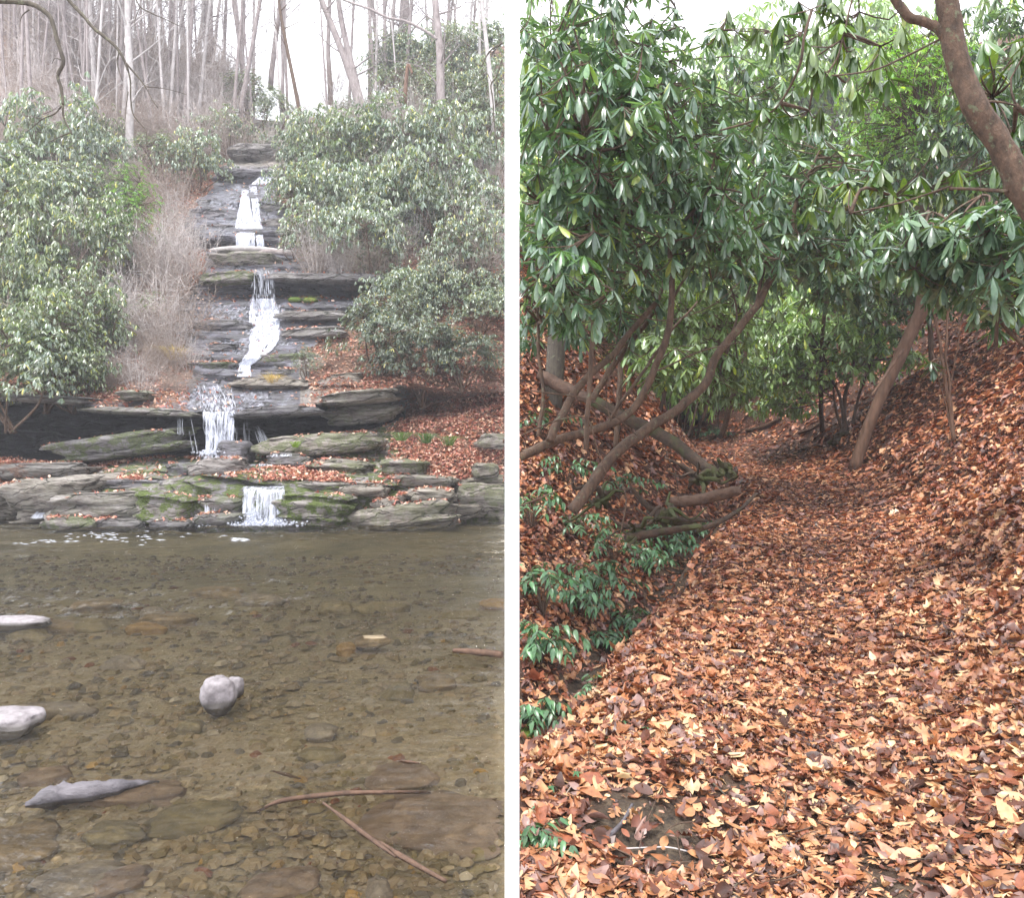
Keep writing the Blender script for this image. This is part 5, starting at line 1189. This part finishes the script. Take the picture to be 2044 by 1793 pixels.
big_rhodo('old rhododendron whose long stem sweeps up right from the gully bank', [([(1142, 1022, 6.3), (1215, 922, 6.5), (1290, 858, 6.7), (1345, 820, 6.8), (1400, 772, 6.9), (1432, 708, 7.0), (1500, 622, 7.1), (1548, 535, 7.2), (1575, 475, 7.3)], 24, 12),
  ([(1495, 632, 7.1), (1520, 560, 7.2), (1530, 470, 7.3), (1500, 380, 7.4)], 8, 4), ([(1400, 772, 6.9), (1470, 640, 7.6), (1455, 560, 7.6)], 6, 3), ([(1575, 475, 7.3), (1600, 380, 7.3), (1640, 300, 7.3)], 10, 4), ([(1548, 535, 7.2), (1470, 470, 7.2), (1400, 420, 7.2)], 7, 3)],
  [(1500, 500, 7.2, .55, .7, .35, 80), (1560, 400, 7.4, .9, .8, .6, 170), (1620, 500, 7.2, .45, .5, .28, 55)], 400, .155)
big_rhodo('rhododendron with a low creeping stem that turns upright, left of the gully', [([(1040, 915, 5.6), (1090, 885, 5.9), (1150, 868, 6.1), (1210, 855, 6.2), (1262, 822, 6.3), (1290, 775, 6.3), (1312, 720, 6.3), (1335, 650, 6.3), (1342, 560, 6.3), (1335, 460, 6.3), (1345, 360, 6.3)], 20, 10),
  ([(1338, 600, 6.3), (1380, 540, 6.4), (1420, 500, 6.5)], 6, 3), ([(1342, 580, 6.3), (1290, 520, 6.2), (1270, 430, 6.2)], 6, 3), ([(1340, 470, 6.3), (1400, 400, 6.3), (1430, 310, 6.3)], 8, 4), ([(1300, 742, 6.3), (1400, 700, 6.2), (1480, 680, 6.2)], 4, 2)],
  [(1330, 380, 6.3, .75, .7, .75, 270), (1420, 470, 6.4, .35, .5, .4, 60)], 401, .145)
big_rhodo('rhododendron of several dark upright stems at the left edge of the path view', [([(1170, 900, 5.4), (1175, 780, 5.4), (1182, 660, 5.4), (1172, 560, 5.4), (1180, 440, 5.4), (1170, 300, 5.4)], 11, 6), ([(1100, 880, 5.8), (1150, 780, 6.0), (1240, 690, 6.3), (1310, 600, 6.5)], 18, 10), ([(1075, 870, 5.6), (1085, 780, 5.6), (1070, 600, 5.6), (1085, 400, 5.6)], 9, 5),
  ([(1180, 800, 6.6), (1230, 720, 6.8), (1290, 640, 7), (1330, 560, 7.1)], 14, 8), ([(1200, 870, 6.9), (1250, 790, 7), (1320, 690, 7.2), (1390, 600, 7.4)], 8, 5)],
  [(1160, 330, 5.3, .55, .7, 1.0, 290), (1120, 560, 5.0, .4, .6, .3, 55), (1110, 640, 6.3, .35, .5, .28, 40), (1230, 620, 6.8, .5, .5, .3, 55), (1250, 520, 5.8, .4, .5, .35, 45), (1240, 250, 5.6, .55, .6, .6, 100)], 402, .14)
big_rhodo('near rhododendron sprays with large drooping leaves at the left edge of the path view', [([(1020, 760, 3.4), (1040, 640, 3.2), (1052, 560, 3.1), (1045, 500, 3.0)], 7, 4), ([(1040, 560, 3.2), (1085, 500, 3.3), (1112, 490, 3.4)], 5, 3)],
  [(1062, 600, 3.0, .04, .1, .03, 2), (1100, 500, 3.5, .09, .15, .05, 5), (1200, 500, 4.0, .15, .2, .06, 5), (1060, 420, 4.2, .15, .2, .1, 7)], 403, .165, droop=(25, 60), nl=(9, 12))
big_rhodo('tall rhododendron reaching the top of the picture at the left of the sky gap', [([(1230, 900, 9), (1240, 700, 9), (1230, 500, 9), (1270, 250, 9), (1290, 60, 9)], 12, 7), ([(1240, 700, 9), (1150, 500, 9), (1130, 300, 9), (1100, 100, 9)], 8, 5)],
  [(1180, 120, 8.5, 1.0, 1.2, 1.1, 300), (1330, 170, 9, .75, 1, .6, 160), (1500, 200, 9.5, .7, .8, .35, 70), (1150, 330, 8.8, 1.0, 1, 1.1, 230), (1380, 300, 9.2, .8, .9, .6, 170)], 404, .165, P_RR * 1.15)
big_rhodo('rhododendron above the far part of the path with dull grey-green drooping leaves', [([(1440, 870, 16), (1460, 800, 15.6), (1485, 720, 15.2), (1500, 600, 15)], 12, 7), ([(1400, 840, 11), (1450, 700, 11), (1500, 560, 11)], 7, 4)],
  [(1420, 600, 11, 1.0, 1, 1.0, 180), (1500, 480, 12, 1.3, .8, .8, 170), (1450, 690, 13, .9, .8, .9, 160), (1300, 620, 10.5, .9, .9, 1.0, 170), (1400, 740, 11, .55, .6, .4, 90), (1480, 760, 13, .5, .6, .4, 70), (1330, 720, 8.5, .5, .5, .35, 60)], 405, .17, P_FAR_SKYLIT * .75, LF_FAR)
big_rhodo('rhododendron hanging over the middle of the path', [([(1640, 880, 17), (1640, 700, 15), (1660, 500, 13), (1680, 380, 12)], 9, 5)],
  [(1640, 470, 10.5, 1.5, .7, .6, 230), (1700, 560, 10, .7, .8, .35, 100), (1560, 330, 11, 1.3, 1.0, .6, 200)], 406, .18, P_RR, LF_FAR)
big_rhodo('leafy rhododendron branch with broad pale-lit leaves on the right', [([(2060, 700, 6.0), (1995, 640, 6.0), (1960, 560, 6.0), (1945, 500, 6.0), (1990, 400, 6.0)], 9, 5), ([(1945, 500, 6.0), (1900, 440, 6), (1850, 420, 6)], 5, 3), ([(1990, 690, 6), (1990, 500, 5.8), (1960, 390, 5.6)], 8, 4)],
  [(1840, 490, 6.0, .42, .5, .28, 60), (1930, 500, 5.8, .4, .5, .35, 60), (2010, 480, 5.2, .3, .4, .5, 50), (1990, 600, 6.2, .3, .4, .25, 22), (1900, 560, 6.4, .3, .3, .2, 20)], 407, .17, nl=(7, 11))
big_rhodo('leaning rhododendron with a thick smooth trunk crossing the upper right corner', [([(1868, -60, 3.3), (1884, 10, 3.3), (1896, 60, 3.3), (1912, 120, 3.3), (1938, 185, 3.3), (1975, 250, 3.3), (2005, 300, 3.3), (2022, 340, 3.3), (2046, 390, 3.3), (2110, 470, 3.3), (2200, 610, 3.3), (2270, 800, 3.35), (2310, 1000, 3.4), (2330, 1260, 3.4)], 38, 60),
  ([(1896, 78, 3.3), (1872, 50, 3.3), (1845, 38, 3.3), (1815, 30, 3.3), (1790, 8, 3.3), (1770, -20, 3.3)], 20, 15), ([(2015, 379, 3.3), (1960, 377, 3.4), (1890, 377, 3.5)], 8, 5), ([(1892, 70, 3.3), (1850, 90, 3.4), (1800, 115, 3.6), (1740, 140, 3.8), (1660, 150, 4.0)], 5, 3),
  ([(1960, 205, 3.3), (1990, 204, 3.3), (2030, 210, 3.3)], 5, 4), ([(1890, 377, 3.5), (1820, 400, 3.7), (1770, 412, 3.8), (1700, 425, 4)], 4, 3), ([(1620, 20, 4), (1600, 120, 4), (1560, 200, 4.2), (1520, 235, 4.3), (1440, 260, 4.6)], 6, 4), ([(1700, -20, 4), (1680, 90, 4), (1650, 150, 4)], 4, 2)],
  [(1745, 110, 4.0, .22, .3, .14, 9), (1640, 120, 4.2, .22, .3, .16, 9), (1600, 200, 4.2, .14, .2, .06, 4), (1530, 240, 4.4, .14, .2, .06, 3), (1870, 280, 4.2, .03, .1, .02, 1), (1800, 360, 4.2, .25, .3, .06, 7), (1700, 380, 4.3, .25, .3, .1, 6), (1640, 400, 4.4, .2, .3, .05, 4),
   (1980, 100, 3.6, .16, .3, .2, 14), (2020, 270, 3.6, .08, .2, .12, 5), (1920, 330, 4.5, .3, .3, .12, 9), (1690, 20, 4.4, .3, .3, .1, 8), (1500, 20, 5.5, .25, .3, .1, 5), (1440, 60, 5.5, .2, .3, .1, 4), (1560, 60, 5, .3, .3, .12, 9), (1620, 40, 4.6, .3, .3, .15, 10)], 408, .13, P_RY * .75, droop=(35, 75), bark=M_bark_red, nl=(7, 10), yellow=.08)
big_rhodo('laurel with small fresh green leaves glowing in the upper right', [([(1900, 520, 13), (1870, 400, 12.5), (1840, 250, 12)], 7, 4)], [(1790, 190, 12, .8, .7, 1.0, 560), (1860, 120, 12, .7, .7, .7, 260), (1700, 300, 12.5, .6, .6, .4, 120)], 409, .085, P_RY * 1.7, LF_FAR, M_laurel, (-10, 50), cat='laurel', name='mountain_laurel')
big_rhodo('slim pale-stemmed young shrub standing on the right bank', [([(1905, 880, 9.6), (1893, 800, 9.6), (1882, 720, 9.5), (1862, 620, 9.4), (1850, 560, 9.4)], 9, 4), ([(1903, 860, 9.6), (1890, 700, 9.6), (1895, 600, 9.5), (1898, 520, 9.5)], 6, 3), ([(1893, 800, 9.6), (1910, 700, 9.6), (1920, 620, 9.5)], 3, 2), ([(1905, 880, 9.6), (1880, 780, 9.6), (1860, 700, 9.6)], 3, 2)],
  [(1880, 560, 9.4, .5, .4, .3, 40), (1870, 730, 9.5, .15, .1, .1, 4)], 410, .16, P_RR, bark=M_pole)
big_rhodo('multi-stemmed rhododendron standing right of the path bend', [([(1690, 872, 15.6), (1685, 800, 15.5), (1700, 740, 15.4), (1720, 650, 15.3)], 9, 5), ([(1690, 868, 15.6), (1675, 790, 15.5), (1640, 700, 15.4)], 8, 4), ([(1700, 865, 15.5), (1712, 800, 15.4), (1740, 720, 15.2)], 7, 4), ([(1684, 872, 15.6), (1665, 800, 15.6), (1660, 700, 15.5)], 6, 3)],
  [(1660, 660, 15.2, 1.5, 1.0, .8, 330), (1580, 740, 15.8, 1.0, 1, .6, 240), (1740, 700, 15, 1.0, .9, .6, 170), (1560, 800, 17, .9, .8, .35, 120)], 411, .18, P_FAR_SKYLIT, LF_FAR)
big_rhodo('rhododendron filling the slope behind the leaning brown trunk', [([(1860, 720, 14), (1850, 600, 14), (1800, 480, 14)], 10, 6)], [(1800, 570, 14, 1.4, 1, .9, 330), (1920, 430, 12.5, 1.4, 1, 1.0, 420), (1990, 280, 11, 1.1, 1, 1.1, 380)], 412, .18, P_RR, LF_FAR)
big_rhodo('rhododendron behind the glowing laurel at the upper right', [([(2000, 600, 16), (1950, 400, 16), (1900, 200, 16)], 9, 5)], [(1960, 160, 14, 1.5, 1, 1.6, 420), (1740, 330, 15, 1.8, .7, 1.2, 300), (1560, 260, 16, 1.5, .7, .9, 170)], 413, .19, P_RR, LF_FAR)
# greenery at the back of the valley
RS = [
 (1080, 560, 13, 260, rh[0], 'rhododendron deep behind the dark upright stems'), (1120, 380, 14, 280, rh[1], 'rhododendron in the upper left of the path view, at the back'), (1100, 180, 15, 280, rh[2], 'rhododendron at the top left corner of the path view, at the back'),
 (1230, 640, 14, 240, rh[1], 'rhododendron behind the sweeping stem'), (1290, 460, 15, 280, rh[2], 'rhododendron at the back, left of the middle'), (1260, 260, 17, 260, rh[0], 'rhododendron at the back, below the left of the sky gap'),
 (1380, 760, 22, 220, rh[0], 'pale green rhododendron behind the path bend, left side'), (1330, 690, 20, 220, rh[1], 'rhododendron above the pale green one at the path bend'), (1500, 640, 24, 280, rh[2], 'bright rhododendron straight over the path bend'),
 (1560, 560, 25, 280, rh[0], 'bright rhododendron high behind the path bend'), (1600, 740, 23, 200, rh[1], 'bright rhododendron beside the mossy stone at the bend'), (1500, 780, 25, 150, rh[2], 'low pale rhododendron at the end of the path'),
 (1420, 420, 22, 260, rh[1], 'hazy rhododendron at the back below the sky gap'), (1560, 400, 24, 300, rh[2], 'hazy rhododendron at the back in the middle'), (1480, 300, 26, 260, rh[0], 'hazy rhododendron just under the sky gap'),
 (1680, 460, 22, 280, rh[0], 'hazy rhododendron behind the leaves over the path'), (1650, 250, 24, 260, rh[1], 'hazy rhododendron right of the sky gap'), (1740, 200, 24, 220, rh[2], 'hazy rhododendron behind the glowing laurel'), (1850, 330, 20, 260, rh[0], 'rhododendron behind the thick leaning trunk, left side'),
 (1760, 640, 20, 200, rh[2], 'bright rhododendron between the multi-stemmed shrub and the leaning trunk'), (1980, 120, 19, 260, rh[1], 'rhododendron behind the thick leaning trunk, right side'), (1990, 400, 16, 240, rh[2], 'rhododendron at the right edge below the thick trunk'),
]
P_FAR_SKYLIT = np.array([[.24, .37, .12], [.31, .44, .17], [.2, .32, .12], [.28, .39, .2]])  # same brightened greens, skylight put into the leaf colour
rf = [shrub_proto('rhododendron', 140 + k, 480, P_FAR_SKYLIT, M_rhodo, .2, shell=.4, dims=[(1.5, 1.2, 1.15), (1.6, 1.3, 1.0), (1.3, 1.2, 1.3)][k]) for k in range(3)]
for k, (u_, v_, Yq, wpx, pr, lab) in enumerate(RS):
    if u_ < 1330 or u_ > 1800 and v_ < 500: Yq = max(Yq, 13)
    elif v_ < 520: Yq = 34 + (k % 3)
    s_ = wpx / F * Yq / 2.9 * 1.1; p_ = W(u_, v_, Yq); gz = Ground(p_[0], Yq); hc = max(p_[2] - gz, .5)
    sz = max(s_, min(hc / .9, s_ * 2.6))
    place(rf[k % 3], (p_[0], Yq, gz - .1), (s_, s_, sz), rl.uniform(0, 6.28), lab, None, 'rhododendron')
for k in range(26):
    u_ = rl.uniform(1250, 1800); Yq = rl.uniform(24, 33); x_ = (u_ - CU) / F * Yq; s_ = rl.uniform(.9, 1.5)
    place(rf[k % 3], (x_, Yq, Ground(x_, Yq) - .1), (s_, s_, s_ * rl.uniform(1, 1.5)), rl.uniform(0, 6.28), 'pale green rhododendron among others on the slope that closes the far end of the path', 'rhododendrons at the far end of the path', 'rhododendron')
log('tree_trunk', [(1095, 960, 10.2), (1100, 850, 10.2), (1110, 700, 10.2), (1118, 500, 10.3), (1120, 300, 10.4), (1118, 60, 10.5)], 42, 28, M_branch, 'thick grey-green trunk in the shade behind the left stems', 'tree', .08, 7, 16)

# ------------------------------------------------------------------ doghobble: arching stems with two rows of drooping leaves
def doghobble(label, u_, v_, arms, seed, L_=.085, hgt=.32, spread=.3, group=None):
    r = np.random.default_rng(seed); c = on_ground(u_, v_); root = empty('doghobble', c, label, 'doghobble', group)
    ms_, ml = MB(), MB()
    for k in range(arms):
        a = k / arms * 6.28 + r.normal(0, .5); ln = spread * r.uniform(.4, 1.3); hh = hgt * r.uniform(.5, 1.15)
        b0 = np.array([math.cos(a), math.sin(a), 0])
        P = smooth_path([np.zeros(3), b0 * ln * .3 + [0, 0, hh * .85], b0 * ln * .7 + [0, 0, hh], b0 * ln * 1.15 + [0, 0, hh * .75]], 22)
        tube(ms_, P, np.linspace(.004, .0015, 22), 4)
        T = np.gradient(P, axis=0); T /= np.linalg.norm(T, axis=1)[:, None]
        i = np.arange(7, 22, 2); sd = np.where(np.arange(len(i)) % 2, 1.0, -1.0)
        lat = np.cross(T[i], [0, 0, 1.0]); lat /= np.linalg.norm(lat, axis=1)[:, None] + 1e-6
        D = lat * sd[:, None] * .8 + T[i] * .5 + [0, 0, -.45] + r.normal(0, .18, (len(i), 3))
        P2 = np.vstack([P[i], P[-1:]]); D = np.vstack([D, T[-1:] + [0, 0, -.3]])
        cl = np.array([.065, .14, .065]) * r.uniform(.75, 1.5, (len(D), 1)) * (1 + r.normal(0, .06, (len(D), 3)))
        put_leaves(ml, P2, D, L_ * r.uniform(.75, 1.2, len(D)), LF_DOG, cl, r.normal(0, .3, len(D)))
    ms_.obj('stems', M_bark, root); ml.obj('foliage', M_dog, root); return root
for k, (u_, v_, n, L_, h, sp, lab) in enumerate((
    (1085, 880, 5, .085, .35, .4, 'doghobble sprig arching under the stems, topmost at the left edge'), (1060, 1060, 8, .085, .4, .35, 'doghobble clump at the left edge level with the gully'),
    (1150, 1075, 7, .08, .25, .3, 'doghobble spray with separate leaves above the bare gully bank'), (1085, 1230, 9, .085, .38, .3, 'dense doghobble clump at the left edge, second from the bottom group'),
    (1190, 1200, 10, .085, .34, .33, 'doghobble clump in the middle of the green band'), (1225, 1130, 9, .085, .36, .35, 'tall doghobble clump by the gully'),
    (1290, 1150, 9, .085, .3, .3, 'doghobble clump where the green band meets the leaves'), (1340, 1110, 9, .085, .28, .33, 'doghobble clump near the head of the green band'),
    (1385, 1075, 8, .085, .22, .3, 'small doghobble at the far end of the green band'), (1310, 1085, 8, .085, .25, .25, 'doghobble against the mossy hump'),
    (1080, 1330, 9, .08, .3, .22, 'doghobble clump with dark glossy leaves at the left edge'), (1250, 1260, 6, .075, .18, .2, 'low doghobble sprig in front of the green band'),
    (1200, 1300, 6, .075, .16, .18, 'small doghobble sprig on the leaves left of the path'), (1160, 1240, 8, .08, .25, .25, 'doghobble joining the left clump and the middle clump'),
    (1190, 1390, 4, .055, .12, .12, 'tiny doghobble seedling with few leaves'), (1075, 1560 - 90, 7, .07, .22, .14, 'doghobble at the lower left edge beside the moss tuft'),
    (1235, 1000, 7, .08, .3, .35, 'doghobble on the shaded gully bank behind'), (1130, 970, 6, .08, .3, .35, 'doghobble under the creeping stem'),
    (1070, 1690, 4, .05, .08, .1, 'small green sprig in the lower left corner'), (1420, 880, 7, .1, .4, .5, 'pale green undergrowth at the left side of the far path'), (1390, 850, 7, .1, .4, .5, 'green undergrowth in front of the far bank'))):
    doghobble(lab, u_, v_, int(n * 2.3), 500 + k, L_ * 1.12, h, sp * 1.15)
for k, (u_, v_) in enumerate(((1298, 1450), (1290, 1468), (1218, 1488), (1190, 1505), (1150, 1560), (1100, 1590), (1070, 1630), (1440, 1210), (1245, 1455))):
    r = np.random.default_rng(700 + k); c = on_ground(u_, v_); mb = MB(); n = 5
    a = np.arange(n) / n * 6.28 + r.normal(0, .2, n); D = np.stack([np.cos(a), np.sin(a), np.full(n, .05)], 1)
    put_leaves(mb, np.zeros((n, 3)) + [0, 0, .04], D, .035 * r.uniform(.8, 1.2, n), LF_DOG, np.array([[.07, .17, .08]]) * np.ones((n, 1)))
    o = mb.obj('seedling', M_dog); o.location = c
    tag(o, 'small green seedling with a rosette of leaves poking through the fallen leaves', 'seedling', 'seedlings among the fallen leaves')
# thin bare stems in the understory at the left of the path
for k, pts in enumerate(([(1040, 870, 5), (1110, 840, 5.2), (1170, 835, 5.3), (1190, 890, 5.3), (1215, 960, 5.3)], [(1060, 780, 5.5), (1180, 800, 5.6), (1250, 850, 5.7), (1300, 900, 5.9)], [(1040, 1010, 4.6), (1100, 985, 4.8), (1150, 960, 5)],
        [(1230, 700, 6.2), (1210, 790, 6.2), (1225, 860, 6.2)], [(1330, 905, 7), (1350, 960, 7), (1355, 1010, 7)], [(1370, 700, 8), (1440, 760, 8), (1480, 790, 8.2)], [(1240, 620, 6), (1330, 640, 6.1), (1420, 610, 6.2), (1480, 560, 6.2)], [(1240, 1060, 5.6), (1250, 1000, 5.6), (1240, 960, 5.7)],
        [(1270, 780, 6.5), (1340, 700, 6.6), (1390, 690, 6.7)], [(1200, 640, 6.4), (1260, 700, 6.4), (1330, 740, 6.5)])):
    P = smooth_path(spath(pts), 18); mb = MB(); tube(mb, P - P[0], np.linspace(.006, .003, 18), 5, rough=.2); o = mb.obj('sapling', M_bark); o.location = P[0]
    tag(o, 'thin bare brown sapling tangled in the shade left of the gully', 'sapling', 'thin bare stems left of the gully')

# ------------------------------------------------------------------ damp winter air
mb = MB(); a_, b_ = np.array([-75., -6, -3]), np.array([75., 100, 60])
V = np.array([[(a_, b_)[i][0], (a_, b_)[j][1], (a_, b_)[k][2]] for i in (0, 1) for j in (0, 1) for k in (0, 1)])
mb.add(V, [np.array([[0, 1, 3, 2], [4, 6, 7, 5], [0, 4, 5, 1], [2, 3, 7, 6], [0, 2, 6, 4], [1, 5, 7, 3]])])
m = bpy.data.materials.new('haze'); m.use_nodes = True; N = m.node_tree.nodes; N.clear()
pv = N.new('ShaderNodeVolumePrincipled'); pv.inputs['Density'].default_value = .002; pv.inputs['Color'].default_value = (.93, .93, 1, 1); pv.inputs['Anisotropy'].default_value = .0
mo = N.new('ShaderNodeOutputMaterial'); m.node_tree.links.new(pv.outputs[0], mo.inputs['Volume'])
hz = mb.obj('haze', m, flat=True); hz['kind'] = 'stuff'; hz['label'] = 'pale damp haze fading the far trees'

# ------------------------------------------------------------------ the two places end where the photographs end: drop growth that strays over the dividing gap
bpy.context.view_layer.update()
def side_of(o):
    t_ = o
    while t_.parent: t_ = t_.parent
    return t_
for o in list(C.objects):
    if o.type != 'MESH': continue
    me = o.data; n = len(me.vertices)
    if n == 0: continue
    co = np.empty(n * 3, np.float32); me.vertices.foreach_get('co', co); co = co.reshape(-1, 3)
    Mw = np.array(o.matrix_world); Wc = co @ Mw[:3, :3].T + Mw[:3, 3]
    med = np.median(Wc[:, 0] - 0); gap = .0092 * np.maximum(Wc[:, 1], 1.2)
    left = side_of(o).matrix_world.translation.x < 0 if side_of(o).type == 'EMPTY' or abs(side_of(o).location.x) > 1e-6 else med < 0
    if 'side' in o: left = o['side'] < 0
    bad = (Wc[:, 0] > -gap) if left else (Wc[:, 0] < gap)
    if not bad.any() or o.name in ('hillside', 'ground', 'water', 'creek_bed', 'haze'): continue
    if me.users > 1: me = me.copy(); o.data = me
    import bmesh
    bm = bmesh.new(); bm.from_mesh(me); bm.verts.ensure_lookup_table()
    bmesh.ops.delete(bm, geom=[bm.verts[i] for i in np.where(bad)[0]], context='VERTS')
    bm.to_mesh(me); bm.free()
    if len(me.polygons) == 0 and not o.children: bpy.data.objects.remove(o)
for o in list(C.objects):      # a thing wholly on the wrong side leaves nothing behind
    if o.type == 'EMPTY' and not o.children: bpy.data.objects.remove(o)
